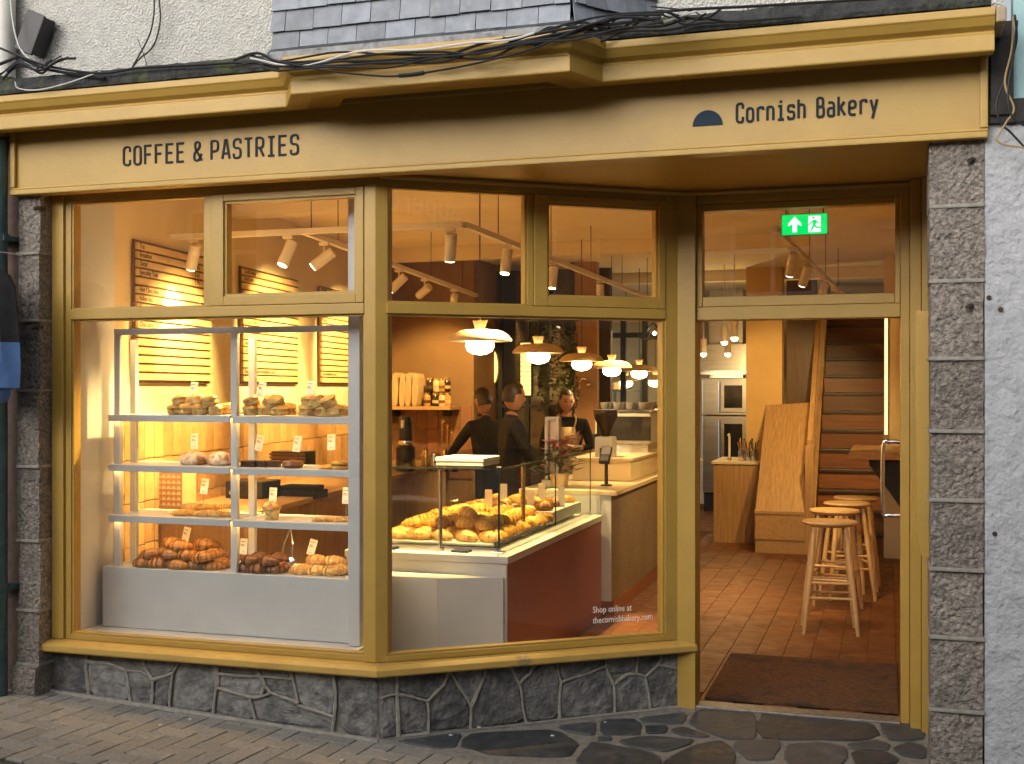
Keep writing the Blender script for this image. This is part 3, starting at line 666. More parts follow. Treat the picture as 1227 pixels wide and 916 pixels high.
# ================================================================ granite pilasters
def pilaster(x0, x1, joints, label, zfoot, yf=5.1, rng=None, pl=True):
    o = empty('granite_pilaster', ((x0+x1)/2, yf, zfoot), label, 'pilaster', 'granite pilasters beside the shop front')
    zs = [zfoot]+sorted(joints)+[2.66]
    for a, b in zip(zs[:-1], zs[1:]):
        dx = (rng.uniform(-.004, .004), rng.uniform(-.004, .004), rng.uniform(-.006, .004)); proud = .03 if (pl and a == zs[0]) else 0
        bm = bmesh.new(); me = bpy.data.meshes.new('block')
        mb = MB().box(x0+dx[0]-proud*.4, x1+dx[1], yf+dx[2]-proud, yf+.34, a+.007, b-.007); t = mb.mesh('block', granite)
        bm.from_mesh(t); bmesh.ops.subdivide_edges(bm, edges=bm.edges[:], cuts=13, use_grid_fill=True)
        for v in bm.verts:
            k = noise.noise(v.co*14)*.006+noise.noise(v.co*38)*.006+noise.noise(v.co*70)*.004
            if v.co.y < yf+.3: v.co.y -= k; v.co.x += noise.noise(v.co*17+Vector((9, 0, 0)))*.003
        bm.to_mesh(t); bm.free(); link('granite_block', t, o)
    for z in zs[1:-1]:
        MB().box(x0-.006, x1+.004, yf-.014, yf+.2, z-.008, z+.008).build('mortar_joint', lmortar, o, bevel=.005)
    box('core', mortar, o, x0+.012, x1-.012, yf+.012, yf+.33, zfoot+.01, 2.65)
    return o
prg = random.Random(4)
pil_l = pilaster(-4.306, -4.172, [.22, .50, .86, 1.243, 1.636, 1.998, 2.345], 'rough granite pilaster beside the green drainpipe and the shelf window', zg(-4.25, 5)-.05, rng=prg)
pil_r = pilaster(.160, .362, [.35, .643, .918, 1.197, 1.475, 1.768, 2.08, 2.382], 'tall rough granite pilaster between the doorway and the white painted wall', zg(.2, 5)-.06, rng=prg, pl=False)
# iron stubs in the granite
iron = mat('rusty_iron', (.03, .022, .018), (.06, .035, .02), scale=40, rough=.8)
for po, pts in ((pil_l, ((50, 249), (47, 392))), (pil_r, ((1168, 191), (1166, 366)))):
    for (u, v) in pts:
        p = PY(u, v, 5.10); MB().tube([p+Vector((0, .02, 0)), p+Vector((-.012, -.012, -.004)), p+Vector((-.024, -.03, -.010))], [.012, .011, .009], 8).build('iron_stub', iron, po)
# ================================================================ walls above and beside
bmw = MB().box(-9, -2.56, 5.16, 5.5, 3.0, 7.5).build('roughcast_wall', render_m); tag(bmw, 'white roughcast rendered wall left of the slate hung bay, above the fascia', 'wall')
bmw = MB().box(-1.0, .44, 5.16, 5.5, 3.0, 7.5).build('roughcast_wall', render_m); tag(bmw, 'white roughcast rendered wall right of the slate hung bay, above the fascia', 'wall')
def rough_box(name, m, x0, x1, y0, y1, z0, z1, amp, sc, cuts=40):
    bm = bmesh.new(); nx, nz = int((x1-x0)/.02)+1, int((z1-z0)/.02)+1
    g = [[bm.verts.new((x0+(x1-x0)*i/nx, y0-amp*(noise.noise(Vector((x0+(x1-x0)*i/nx, 0, z0+(z1-z0)*j/nz))*sc)+.5*noise.noise(Vector((x0+(x1-x0)*i/nx, 3, z0+(z1-z0)*j/nz))*sc*2.7)), z0+(z1-z0)*j/nz)) for j in range(nz+1)] for i in range(nx+1)]
    for i in range(nx):
        for j in range(nz): bm.faces.new((g[i][j], g[i+1][j], g[i+1][j+1], g[i][j+1]))
    me = bpy.data.meshes.new(name); bm.to_mesh(me); bm.free(); me.shade_smooth()
    o = link(name, me, None, m); return o
pw = rough_box('painted_wall', white_stone, .366, 1.1, 5.1, 5.4, zg(.7, 5)-.1, 2.70, .008, 14)
tag(pw, 'lumpy white painted stone wall right of the granite pilaster', 'wall')
box_ = MB().box(.366, 3.5, 5.14, 5.5, -.4, 2.70).build('wall_backing', white_stone, pw)
for (u, v) in ((1185, 357), (1199, 371), (1192, 640)):
    p = PY(u, v, 5.094); MB().lathe([(.010, -.004), (.010, .004)], n=9).xf(Matrix.Translation(p) @ Matrix.Rotation(R(90), 4, 'X')).build('drill_hole', iron, pw)
nf = empty('neighbour_fascia', (.8, 5.1, 2.72), 'dark timber post and pale turquoise board above the white painted wall', 'fascia')
MB().box(.385, .47, 5.06, 5.2, 2.73, 3.10).build('timber_post', mat('black_timber', (.018, .017, .016), (.03, .028, .026), scale=20, rough=.8, bump=.6), nf, bevel=.004)
MB().box(.472, 1.5, 5.10, 5.2, 2.80, 4.2).build('turquoise_board', mat('turquoise_paint', (.30, .47, .50), (.26, .42, .45), scale=5, rough=.6), nf)
MB().box(.38, 1.5, 5.075, 5.2, 2.70, 2.795).build('timber_rail', MATS['black_timber'], nf, bevel=.004)
# slate-hung base of the bay window above
BY0 = 4.80
bay = empty('slate_hung_bay', (-1.9, 5.1, 3.15), 'slate hung base of an upper bay window resting on the cornice', 'bay')
F0, F1, F2 = Vector((-2.655, BY0)), Vector((-1.262, BY0)), Vector((-.985, 5.16))
core = MB(); core.prism([(F0.x+.01, 5.3, 3.12), (F0.x+.01, F0.y+.03, 3.12), (F1.x-.01, F1.y+.03, 3.12), (F2.x-.03, F2.y, 3.12), (F2.x-.03, 5.3, 3.12)], None, (0, 0, 3)); core.build('boarding', blackm, bay)
def hang(p, q, z0, rows, wd, hr, rng):
    L = (q-p).length; d = (q-p)/L; nn = Vector((d.y, -d.x)); k = round(L/wd); wd = L/k
    for r_ in range(rows):
        off = .5 if r_ % 2 else 0
        for i in range(-1, k+1):
            s0, s1 = (i+off)*wd+.0015, (i+1+off)*wd-.0015; s0, s1 = max(0, s0), min(L, s1)
            if s1-s0 < .015: continue
            za, zb2 = z0+r_*hr+rng.uniform(-.003, .002), z0+(r_+1)*hr+.035
            o0, o1 = .026+rng.uniform(-.002, .003), .006
            a, b = p+d*s0, p+d*s1
            vs = [a+nn*o0, b+nn*o0, b+nn*o1, a+nn*o1]; th = .007
            V = [(vs[0].x, vs[0].y, za), (vs[1].x, vs[1].y, za+rng.uniform(-.003, .003)), (vs[2].x, vs[2].y, zb2), (vs[3].x, vs[3].y, zb2)]
            V += [(x-nn.x*th, y-nn.y*th, z) for x, y, z in V]
            MB().add(V, [(0,1,2,3), (7,6,5,4), (4,5,1,0), (5,6,2,1), (6,7,3,2), (7,4,0,3)]).build('slate', slate_tile, bay)
rg = random.Random(8)
hang(F0, F1, 3.155, 5, .139, .098, rg); hang(F1, F2, 3.155, 5, .115, .098, rg)
MB().box(-2.72, -2.668, 4.98, 5.159, 3.40, 3.46).build('bracket', paint, bay, bevel=.004)
# crinkled lead flashing
fl = MB(); pts = []
PLn = [Vector((-2.665, 5.16)), Vector((-2.66, BY0)), Vector((-1.262, BY0)), Vector((-.97, 5.16))]
for i in range(3):
    k = max(3, int((PLn[i+1]-PLn[i]).length/.03)); pts += [(PLn[i].lerp(PLn[i+1], j/k)) for j in range(k)]
pts.append(PLn[-1]); rg = random.Random(3)
for p in pts:
    a = noise.noise(Vector((p.x*14, p.y*14, 0)))
    for (dy, z) in ((.004, 3.20), (-.036+a*.006, 3.166+a*.006), (-.046+a*.010, 3.15+a*.006), (-.075+a*.02, 3.128+a*.010), (-.080+a*.02, 3.112+a*.010)): fl.v.append((p.x+dy*0.0, p.y+dy, z))
for i in range(len(pts)-1):
    for j in range(4): a = i*5+j; fl.f.append((a, a+1, a+6, a+5)); fl.mi.append(0)
fl.build('lead_flashing', lead, bay, smooth=True)
MB().prism([(-2.62, 4.70, 3.095), (-1.20, 4.70, 3.095), (-1.12, 4.9, 3.095), (-1.12, 5.16, 3.095), (-2.66, 5.16, 3.095)], None, (0, 0, .045)).build('lead_cap', lead, bay)

# ================================================================ drainpipes, black lamp box, cables, jacket
dp = empty('drainpipe', (-4.362, 5.02, zg(-4.4, 5)), 'dark green cast iron drainpipe beside the granite pilaster', 'drainpipe')
MB().tube([(-4.362, 5.02, zg(-4.4, 5)), (-4.362, 5.02, 2.92)], .045, 16).build('pipe', teal, dp, smooth=True)
for z in (2.42, .62):
    MB().lathe([(.051, -.022), (.051, .022)], (-4.362, 5.02, z), 16).build('collar', teal, dp)
    MB().box(-4.43, -4.31, 5.0, 5.12, z-.012, z+.012).build('bracket', teal, dp)
nbw = MB().box(-9, -4.308, 5.13, 5.5, -.3, 2.98).build('neighbour_wall', mat('old_brown_wall', (.16, .10, .08), (.09, .06, .05), scale=16, rough=.9, bump=.8, bscale=25))
tag(nbw, 'dark brown weathered wall strip behind the green drainpipe', 'wall')
wp = MB().tube([(-4.385, 5.09, 3.26), (-4.385, 5.09, 7.0)], .055, 14).build('white_downpipe', mat('white_pvc', (.66, .65, .61), (.58, .57, .53), scale=6, rough=.5), smooth=True)
tag(wp, 'white plastic downpipe on the roughcast wall beside the black lamp box', 'downpipe')
lb = PY(43, 42, 5.09)
fl_ = empty('wall_lamp_box', lb, 'tilted black lamp box fixed to the roughcast wall', 'lamp box')
M_ = Matrix.Translation(lb) @ Matrix.Rotation(R(24), 4, 'Y')
MB().box(-.052, .052, -.035, .045, -.10, .10).xf(M_).build('housing', black, fl_, bevel=.004)
MB().box(-.058, .058, -.052, -.036, -.106, .106).xf(M_).build('cover', black, fl_, bevel=.006)
MB().box(-.03, .03, .046, .075, -.06, .06).xf(M_).build('bracket', black, fl_)
def cable(pts, r, m, label, group=None, Y=4.78, cat='cable'):
    P = [PY(p[0], p[1], p[2] if len(p) > 2 else Y) for p in pts]
    o = MB().tube(spline(P, 6), r, 6).build('cable', m, smooth=True); return tag(o, label, cat, group)
G_ = 'cables along the ledge'
LB = 'black cable running in the bundle along the top of the cornice'
cable([(-30, 45), (15, 64), (60, 80), (120, 88), (165, 82), (240, 78), (300, 74)], .0065, cable_m, 'thick black cable sagging from the lamp box onto the slate ledge', Y=4.80)
cable([(-20, 85), (5, 75), (24, 68), (30, 72), (60, 84), (125, 94)], .008, cable_m, 'thick black cable drooping below the black lamp box', Y=4.81)
cable([(12, -5), (16, 30), (24, 58), (40, 76)], .004, cable_w, 'thin white cable running down the white downpipe', Y=4.98)
cable([(18, 98), (22, 106), (45, 108), (80, 100), (120, 86)], .003, cable_w, 'thin pale cable looping over the mossy slate ledge', Y=4.80)
cable([(185, -6), (184, 20), (178, 45), (158, 82)], .004, cable_m, 'black cable hanging down the roughcast wall, straighter of two', Y=5.11)
cable([(190, -6), (192, 25), (184, 55), (168, 70), (158, 82)], .004, cable_m, 'black cable hanging down the roughcast wall, bowed one of two', Y=5.10)
cable([(165, 47), (172, 65), (177, 82)], .002, cable_m, 'short thin wire sticking up from the slate ledge', Y=5.08)
rg = random.Random(12)
base = [(285, 76), (310, 72), (335, 78), (400, 72), (460, 72), (520, 70), (580, 62), (640, 47), (690, 36), (740, 28), (800, 24)]
for k in range(6):
    ph = rg.uniform(0, 6); am = rg.uniform(2, 5)
    cable([(u+rg.uniform(-9, 9), v+am*math.sin(u*.02+ph)+(k-2.5)*2.4+rg.uniform(-4, 4)) for u, v in base], rg.choice((.0045, .0055, .0065)), cable_m, LB, G_, Y=4.60 - .006*k)
for k in range(5):
    u0 = (600, 640, 668, 690, 712)[k]; ph = rg.uniform(0, 6)
    cable([(u0+t*26+rg.uniform(-5, 5), 50-(u0+t*26-600)*.14+9*math.sin(t*1.7+ph)+rg.uniform(-3, 3)) for t in range(7)], rg.choice((.004, .005, .006)), cable_m, 'black cable in the tangled knot at the right corner of the slate bay', 'cables in the knot by the slate bay', Y=4.63+.012*k)
for k in range(4):
    u0 = (-20, -10, 0, 10)[k]
    cable([(u0+t*16+rg.uniform(-4, 4), 88-t*3+7*math.sin(t*1.9+k)+rg.uniform(-3, 3)) for t in range(6)], rg.choice((.003, .004, .006)), cable_m, 'black cable in the tangle below the lamp box', 'cables in the tangle by the lamp box', Y=4.80-.008*k)
cable([(300, 70), (360, 80), (430, 62), (500, 60), (560, 52), (610, 48), (640, 40)], .005, cable_w, 'white cable woven through the black bundle on the lead flashing', Y=4.585)
sag = cable([(340, 76), (400, 86), (450, 91), (480, 91), (530, 84), (580, 74), (640, 58), (700, 32), (730, 24)], .0045, cable_m, 'black cable sagging below the bundle across the yellow cornice', Y=4.57)
cable([(478, 91), (484, 90.6), (492, 90), (500, 89), (508, 87.5)], .009, cable_m, 'black cable joint on the sagging cable over the cornice', Y=4.565, cat='cable joint')
cable([(720, 50), (750, 38), (800, 36), (840, 28), (900, 25), (960, 20)], .006, cable_m, 'black cable lying on the ledge right of the slate bay', Y=4.80)
cable([(640, 55), (700, 36), (750, 20), (820, 12), (900, 8), (1000, 2), (1100, -4)], .006, cable_m, 'black cable rising over the right ledge past the slate bay', Y=4.62)
cable([(700, 40), (745, 32), (790, 32), (830, 22), (870, 26)], .0055, cable_m, 'short black cable curling at the corner of the slate bay', Y=4.70)
cable([(725, 26), (760, 32), (790, 28), (830, 15), (845, 8)], .0045, cable_w, 'white cable bending up from the corner of the slate bay', Y=4.66)
cable([(780, 8), (830, 14), (848, 26)], .003, cable_m, 'thin black wire hooking down onto the right ledge', Y=4.85)
cable([(896, 8), (898, 26)], .003, cable_m, 'short wire standing on the right ledge', Y=4.85)
cable([(1216, 18), (1218, 50), (1206, 90), (1194, 125), (1200, 148), (1212, 160), (1240, 190)], .0045, cable_m, 'black cable hanging past the dark timber post, longest one', Y=4.98)
cable([(1214, 20), (1212, 60), (1204, 100), (1215, 130), (1205, 148), (1196, 170), (1230, 178)], .004, mat('tan_cable', (.35, .24, .10), rough=.5), 'tan looped cable hanging below the dark timber post', Y=4.975)
cable([(1219, 25), (1214, 70), (1208, 110), (1213, 140), (1235, 155)], .0045, cable_m, 'black cable hanging past the dark timber post, shorter one', Y=4.97)
# jacket hanging outside the neighbouring shop
jk = empty('hanging_jacket', PY(-8, 480, 4.86), 'black and blue jacket hanging beside the green drainpipe', 'jacket')
blue = mat('blue_cloth', (.085, .18, .42), (.065, .14, .34), scale=12, rough=.9, bump=.5, bscale=9)
def shell(rings, m, name, mi=0):
    mb = MB(); n = 16
    for (u, v, wpx, dep, ph) in rings:
        c = PY(u+5, v, 4.86); hw = wpx/FPX*6.0/2
        for k in range(n):
            t = 2*math.pi*k/n; f = 1+.07*math.sin(5*t+ph)+.05*math.sin(9*t+2*ph)
            mb.v.append((c.x+hw*f*math.cos(t), 4.86+dep*f*math.sin(t), c.z))
    for i in range(len(rings)-1):
        for k in range(n): mb.f.append((i*n+k, i*n+(k+1) % n, (i+1)*n+(k+1) % n, (i+1)*n+k)); mb.mi.append(0)
    mb.f += [tuple(range(n)), tuple((len(rings)-1)*n+k for k in range(n-1, -1, -1))]; mb.mi += [0, 0]
    return mb.build(name, m, jk, smooth=True)
shell([(-16, 322, 16, .03, 0), (-15, 330, 46, .06, 0), (-14, 345, 58, .08, .3), (-14, 380, 66, .09, .5), (-14, 413, 70, .09, .8)], blackcloth, 'yoke')
shell([(-14, 411, 71, .092, .8), (-14, 440, 73, .095, 1.2), (-14, 465, 72, .09, 1.6)], blue, 'lower_body')
shell([(-2, 465, 26, .05, .2), (-4, 476, 22, .045, .8), (-6, 483, 14, .03, 1.2)], blue, 'cuff')
hk = PY(-11, 322, 4.86); MB().tube(spline([hk, hk+Vector((0, 0, .05)), hk+Vector((.02, 0, .08)), hk+Vector((0, .12, .09)), hk+Vector((0, .28, .09))], 5), .004, 6).build('hook', chrome, jk)
# ================================================================ interior shell
def struct(o, label=None): return tag(o, label, kind='structure')
fl0 = struct(MB().box(-6, .3, 6.26, 17.2, -.2, -.008).build('floor', grout))
ftm = [MB().box(-.0815, .0815, -.164, .164, -.02, 0).mesh('floor_tile', tile_f, bevel=.002) for _ in range(2)]
k = 0
for j in range(23):
    for i in range(13):
        x = -1.95+i*.166+.083; y = 6.45+j*.33+(.165 if i % 2 else 0)
        if y > 13.6 or x > .16: continue
        o = bpy.data.objects.new('floor_tile', ftm[0]); col.objects.link(o); o.parent = fl0; o.location = (x, y, random.uniform(-.0006, .0006)); k += 1
fs_ = MB()
for j in range(10):
    for i in range(14):
        if 13.6 < 13.65+j*.33: fs_.box(-2.4+i*.166, -2.4+i*.166+.163, 13.65+j*.33, 13.65+j*.33+.327, -.02, 0)
tag(fs_.build('far_floor_tiles', tile_f, fl0), kind='stuff')
CZ = 2.95
ce = struct(MB().box(-6, .3, 5.32, 17.2, CZ, CZ+.1).build('ceiling', ceil_m))
for y in (7.2, 10.2, 13.2): MB().box(-5.9, .2, y, y+.16, CZ-.12, CZ-.001).build('beam', ceil_m, ce)
WP, WE = Vector((-4.11, 5.6)), Vector((-.13, .9915)); WN = Vector((.9915, .13))
def wl(s, o=0): p = WP+WE*s+WN*o; return p
def wallprism(name, m, a, b, th, z0, z1):
    d = (b-a).normalized(); n = Vector((d.y, -d.x))*th
    return MB().prism([(a.x, a.y, z0), (b.x, b.y, z0), (b.x+n.x, b.y+n.y, z0), (a.x+n.x, a.y+n.y, z0)], None, (0, 0, z1-z0)).build(name, m)
lw = struct(wallprism('wall_left', cream, wl(5.8), wl(0), .12, -.1, CZ-.002))
tm_ = MB().box(-.058, .058, -.012, 0, .003, .245).mesh('wall_tile', tile_w, bevel=.003)
ang = math.atan2(WE.y, WE.x)
for i in range(45):
    for j in range(5):
        if j == 0 and i > 30: continue
        p = wl(.07+i*.12, .002); o = bpy.data.objects.new('wall_tile', tm_); col.objects.link(o); o.parent = lw
        o.location = (p.x, p.y, .24+j*.248+(.004 if i % 2 else 0)); o.rotation_euler = (0, 0, ang)
BW = 11.2
bw = struct(MB().box(-5.2, -3.96, BW, BW+.12, -.1, CZ-.002).build('wall_back', mat('tan_plaster', (.24, .13, .05), (.20, .105, .04), scale=3, rough=.85)))
t2 = MB().box(-.058, .058, -.012, 0, .003, .245).mesh('wall_tile', tile_r, bevel=.003)
for i in range(7):
    for j in range(3):
        o = bpy.data.objects.new('wall_tile', t2); col.objects.link(o); o.parent = bw; o.location = (-4.03-i*.12, BW-.002, .736+j*.248)
rv = struct(MB().box(-4.16, -4.10, 5.31, 5.62, .0, HEAD).build('window_reveal', white_p))
bh = MB()
bh.box(-4.2, -2.40, 5.33, 5.40, HEAD, CZ); a_, b_ = Vector((-2.40, 5.33)), Vector((-1.10, 6.32))
bar2(bh, a_, b_, 0, .05, HEAD+.001, CZ); bh.box(-1.1, .2, 6.32, 6.38, HEAD, CZ); struct(bh.build('bulkhead', cream))
struct(MB().box(.20, .34, 6.10, 17.2, -.1, CZ-.002).build('wall_right', cream)); struct(MB().box(-6, .2, 17.0, 17.2, -.1, CZ-.002).build('wall_far', cream))
struct(MB().box(-1.47, -1.09, 13.0, 13.25, 0, CZ-.002).build('partition', mat('ochre_plaster', (.58, .38, .15), (.52, .33, .12), scale=3, rough=.85)))
struct(MB().box(-1.085, -.76, 13.55, 13.65, 0, CZ-.002).build('stair_wall', mat('dark_panelling', (.11, .055, .025), (.075, .036, .016), scale=4, rough=.45, stretch=(9, 9, 1))))
struct(MB().box(-3.12, -2.86, 11.9, 12.0, 0, CZ-.002).build('wall_nib', mat('clay_plaster', (.36, .19, .085), (.30, .155, .07), scale=4, rough=.85)))
struct(MB().box(-4.02, -3.955, BW+.002, 11.95, 0, CZ-.002).build('wall_return', MATS['tan_plaster']))

# ================================================================ window display unit
bd = struct(MB().box(-4.098, -2.49, 5.31, 5.72, .02, .36).build('window_deck', white_p))
un = empty('display_shelves', (-3.3, 5.6, .36), 'white display shelving of bread and pastries in the shop window', 'shelving')
UX0, UX1, UY0, UY1 = -4.0, -2.60, 5.47, 5.80
MB().box(-4.055, -2.585, 5.455, 5.86, .362, .685).build('base', white_p, un, bevel=.004)
xm = PY(280, 500, UY0).x; xl = PY(140, 500, UY0).x; xr = -2.60
for x in (xl, xm): 
    MB().box(x-.018, x+.018, UY0, UY0+.03, .686, 1.935).build('post', white_p, un, bevel=.002)
for x in (-3.985, -3.245): MB().box(x-.018, x+.018, UY0+.155, UY0+.185, .686, 1.915).build('post', white_p, un, bevel=.002)
MB().box(xl-.018, xr, UY0-.002, UY0+.028, 1.936, 1.968).build('top_rail', white_p, un, bevel=.002)
for z in (1.506, 1.238, .966):
    for (a, b, y, t) in ((xl-.03, xm-.004, UY0-.035, z), (xm+.004, xr+.01, UY0-.022, z-.004)):
        sf = MB().box(a, b, y+.0125, UY1, t-.014, t).build('shelf', white_p, un, bevel=.002)
        MB().box(a, b, y, y+.012, t-.036, t).build('front_lip', white_p, sf, bevel=.003)
strip_m = mat('warm_led', (1, .8, .5), emit=(1, .58, .20), estr=20)
for z in (1.506, 1.238, .966):
    MB().box(xl-.02, xm-.02, UY0-.020, UY0-.008, z-.026, z-.0145).build('strip_lamp', strip_m, un); MB().box(xm+.02, xr, UY0-.008, UY0+.004, z-.030, z-.0185).build('strip_lamp', strip_m, un)
MB().box(xl+.02, xr-.02, UY0+.029, UY0+.041, 1.945, 1.960).build('strip_lamp', mat('warm_led_bright', (1, .8, .5), emit=(1, .60, .22), estr=60), un)
# white column by the corner
cl = tag(MB().box(-2.572, -2.508, 5.40, 5.52, .362, HEAD).build('white_column', white_p, bevel=.004), 'slim white column at the right end of the window display shelves', 'column')

# ---------------------------------------------------------------- bakes
BAND = {crust.name: mat('croissant_band', (.40, .165, .033), (.24, .085, .016), scale=30, rough=.4, rand=.2), crust_d.name: mat('dark_band', (.17, .065, .018), (.10, .033, .009), scale=30, rough=.35), crust_p.name: mat('pale_band', (.70, .44, .13), (.50, .25, .06), scale=30, rough=.5), crust_g.name: mat('golden_band', (.68, .36, .065), (.48, .21, .03), scale=30, rough=.4)}
def croissant_mesh(name, m, L=.085, rad=.031, curve=1.0, seg=7, n=12):
    mb = MB(); vs = []; K = max(3, seg//2+1); half = []
    for k in range(K):
        t0, t1 = k/K, (k+1)/K
        half += [(t0+.004, 1.12), (t0*.5+t1*.5, 1.02), (t1-.004, .86)]
    ts = [(-t, q) for t, q in reversed(half)]+half; rings = len(ts); n = 12
    for t, q in ts:
        th = t*curve; Rr = L/max(curve, .05)
        c = Vector((Rr*math.sin(th), Rr*(1-math.cos(th)), 0)); tg = Vector((math.cos(th), math.sin(th), 0)); nn = Vector((-tg.y, tg.x, 0))
        r_ = rad*(max(.0, 1-abs(t)**2.1)**.62*q+.10)
        for k in range(n):
            a = 2*math.pi*k/n; z = math.sin(a)*r_*.9; vs.append(c+nn*math.cos(a)*r_+Vector((0, 0, max(z, -rad*.55)+rad*.55)))
    fs = [(i*n+k, i*n+(k+1) % n, (i+1)*n+(k+1) % n, (i+1)*n+k) for i in range(rings-1) for k in range(n)]+[tuple(range(n-1, -1, -1)), tuple((rings-1)*n+k for k in range(n))]
    mb.add(vs, fs); mb.mi = [1 if (f < (rings-1)*n and (f//n) % 3 == (1 if f//n >= rings//2 else 0)) else 0 for f in range(len(fs))]
    return mb.mesh(name, [m, BAND[m.name]], smooth=True, sharp=18)
def lump_mesh(name, m, sx, sy, sz, amp, seed, sc=18, flat=True, power=.7):
    bm = bmesh.new(); bmesh.ops.create_icosphere(bm, subdivisions=3, radius=1)
    for v in bm.verts:
        p = v.co.copy(); q = Vector([math.copysign(abs(c)**power, c) for c in p])
        q = Vector((q.x*sx, q.y*sy, q.z*sz)); q *= 1+amp*noise.noise(q*sc+Vector((seed, 0, 0)))
        if flat: q.z = max(q.z, -sz*.6)+sz*.6
        v.co = q
    me = bpy.data.meshes.new(name); bm.to_mesh(me); bm.free(); me.materials.append(m); me.shade_smooth(); return me
CR = [croissant_mesh('croissant', crust, curve=c, L=.088, rad=r_) for c, r_ in ((.9, .036), (.6, .034), (1.15, .035))]
CD = [croissant_mesh('croissant', crust_d, curve=c, L=.075, rad=.038, seg=5) for c in (.5, .8)]
CA = [croissant_mesh('croissant', crust_p, curve=c, L=.085, rad=.036) for c in (.5, .9)]
CG = [croissant_mesh('croissant', crust_g, curve=c, L=.088, rad=.036) for c in (.9, .55)]
def bun_mesh(sd):
    mb = MB().lathe([(.0, 0), (.034, 0), (.041, .010), (.039, .030), (.043, .038), (.038, .052), (.020, .061), (.0, .060)], n=14, sx=1.2)
    mb.v = [tuple(Vector(p)*(1+.16*noise.noise(Vector(p)*34+Vector((sd, 0, 0))))) for p in mb.v]
    mb.mi = [1 if (sum(mb.v[i][2] for i in f)/len(f) > .036) else 0 for f in mb.f]
    return mb.mesh('golden_bun', [crust_p, crust_g], smooth=True, sharp=35)
ROLL = [bun_mesh(s) for s in (1, 5, 9, 13)]
LOAF = [lump_mesh('loaf', crust_w, .105, .075, .055, .10, s, sc=9, power=.95) for s in (2, 4)]
TWST = [croissant_mesh('twist', crust_p, curve=.12, L=.11, rad=.026, seg=14), croissant_mesh('twist', crust_g, curve=.2, L=.10, rad=.026, seg=12)]
BROW = [MB().box(-.045, .045, -.03, .03, 0, .032).mesh('brownie', choc, bevel=.004)]
COOK = [MB().lathe([(0.0, 0), (.05, 0), (.056, .008), (.045, .018), (.02, .021), (0, .022)], n=16).mesh('cookie', crust_g, smooth=True)]
BUN = [MB().lathe([(.0, 0), (.045, 0), (.058, .014), (.05, .034), (.036, .037), (.030, .030), (.018, .040), (0, .036)], n=18).mesh('swirl_bun', crust_d, smooth=True)]
MUF = [MB().lathe([(0, 0), (.032, 0), (.042, .05), (.05, .055), (.048, .075), (.03, .092), (0, .097)], n=16).mesh('muffin', crust_p, smooth=True)]
def bake(me, loc, rot, name, label, cat, group=None, sc=1):
    o = bpy.data.objects.new(name, me); col.objects.link(o); o.location = loc; o.rotation_euler = rot; o.scale = (sc, sc, sc); return tag(o, label, cat, group)
def pile(meshes, x0, x1, y0, y1, z, rows, dz, name, label, cat, group, rng, along=None, sc=1.0, tilt=.2):
    for r_, n in enumerate(rows):
        for i in range(n):
            f = (i+.5)/n if n > 1 else .5; sh = (x1-x0)*.5*(1-(1-.13*r_))
            x = x0+sh+(x1-x0-2*sh)*f+rng.uniform(-.01, .01); y = y0+(y1-y0)*(rng.random() if r_ == 0 else rng.uniform(.3, .7))
            rz = rng.uniform(-.6, .6) if along is None else along+rng.uniform(-.3, .3)
            bake(rng.choice(meshes), (x, y, z+dz*r_+.001), (rng.uniform(-tilt, tilt) if r_ else 0, rng.uniform(-tilt, tilt) if r_ else 0, rz), name, label, cat, group, sc*rng.uniform(.92, 1.06))
def ux(u, Y=5.55): return PY(u, 500, Y).x
rg = random.Random(31)
for (a, b, rows, lb, g) in ((212, 272, (4, 3), 'pale golden crusty bun in the batch beside the left frame post, top shelf', 'golden buns in the first batch on the top shelf'),
                            (300, 350, (3, 3), 'pale golden crusty bun in the middle batch on the top shelf', 'golden buns in the middle batch on the top shelf'),
                            (368, 412, (3, 3), 'pale golden crusty bun in the batch by the white column, top shelf', 'golden buns in the last batch on the top shelf')):
    for row_y in (5.50, 5.60):
        pile(ROLL, ux(a), ux(b), row_y-.015, row_y+.015, 1.506, (rows if row_y < 5.55 else rows[1:]), .046, 'golden_bun', lb, 'bun', g, rg, sc=.95, tilt=.45)
for (u, lb) in ((232, 'floured round loaf on the second shelf, beside the left frame post'), (262, 'floured round loaf on the second shelf, beside the middle frame post')):
    bake(rg.choice(LOAF), (ux(u), 5.56, 1.239), (0, 0, rg.uniform(-.3, .3)), 'loaf', lb, 'loaf', 'floured loaves', .80)
for i, u in enumerate((300, 312, 323)): bake(BROW[0], (ux(u), 5.55+.01*i, 1.235), (0, 0, rg.uniform(-.3, .3)), 'brownie', 'dark chocolate brownie on the second shelf', 'brownie', 'brownies')
bake(BUN[0], (ux(352), 5.54, 1.235), (0, 0, 0), 'swirl_bun', 'single brown swirl bun on the second shelf', 'bun')
for i, (u, z) in enumerate(((396, 0), (411, 0), (411, .023))): bake(COOK[0], (ux(u), 5.53, 1.235+z), (0, 0, i), 'cookie', 'round golden cookie on the second shelf by the white column', 'cookie', 'cookies')
pile(TWST, ux(222), ux(272), 5.50, 5.60, .967, (4, 3), .032, 'pastry_twist', 'long golden pastry twist on the third shelf', 'pastry twist', 'pastry twists', rg, along=.25, sc=.8)
bake(MUF[0], (ux(328), 5.53, .963), (0, 0, 0), 'muffin', 'single pale muffin on the third shelf', 'muffin')
for i, u in enumerate((392, 403, 413)): bake(TWST[0], (ux(u), 5.52+.02*i, .963), (0, 0, .3-.2*i), 'flat_bread_stick', 'thin pale bread stick on the third shelf by the white column', 'bread stick', 'bread sticks', .62)
GB = 'croissants piled on the display base'
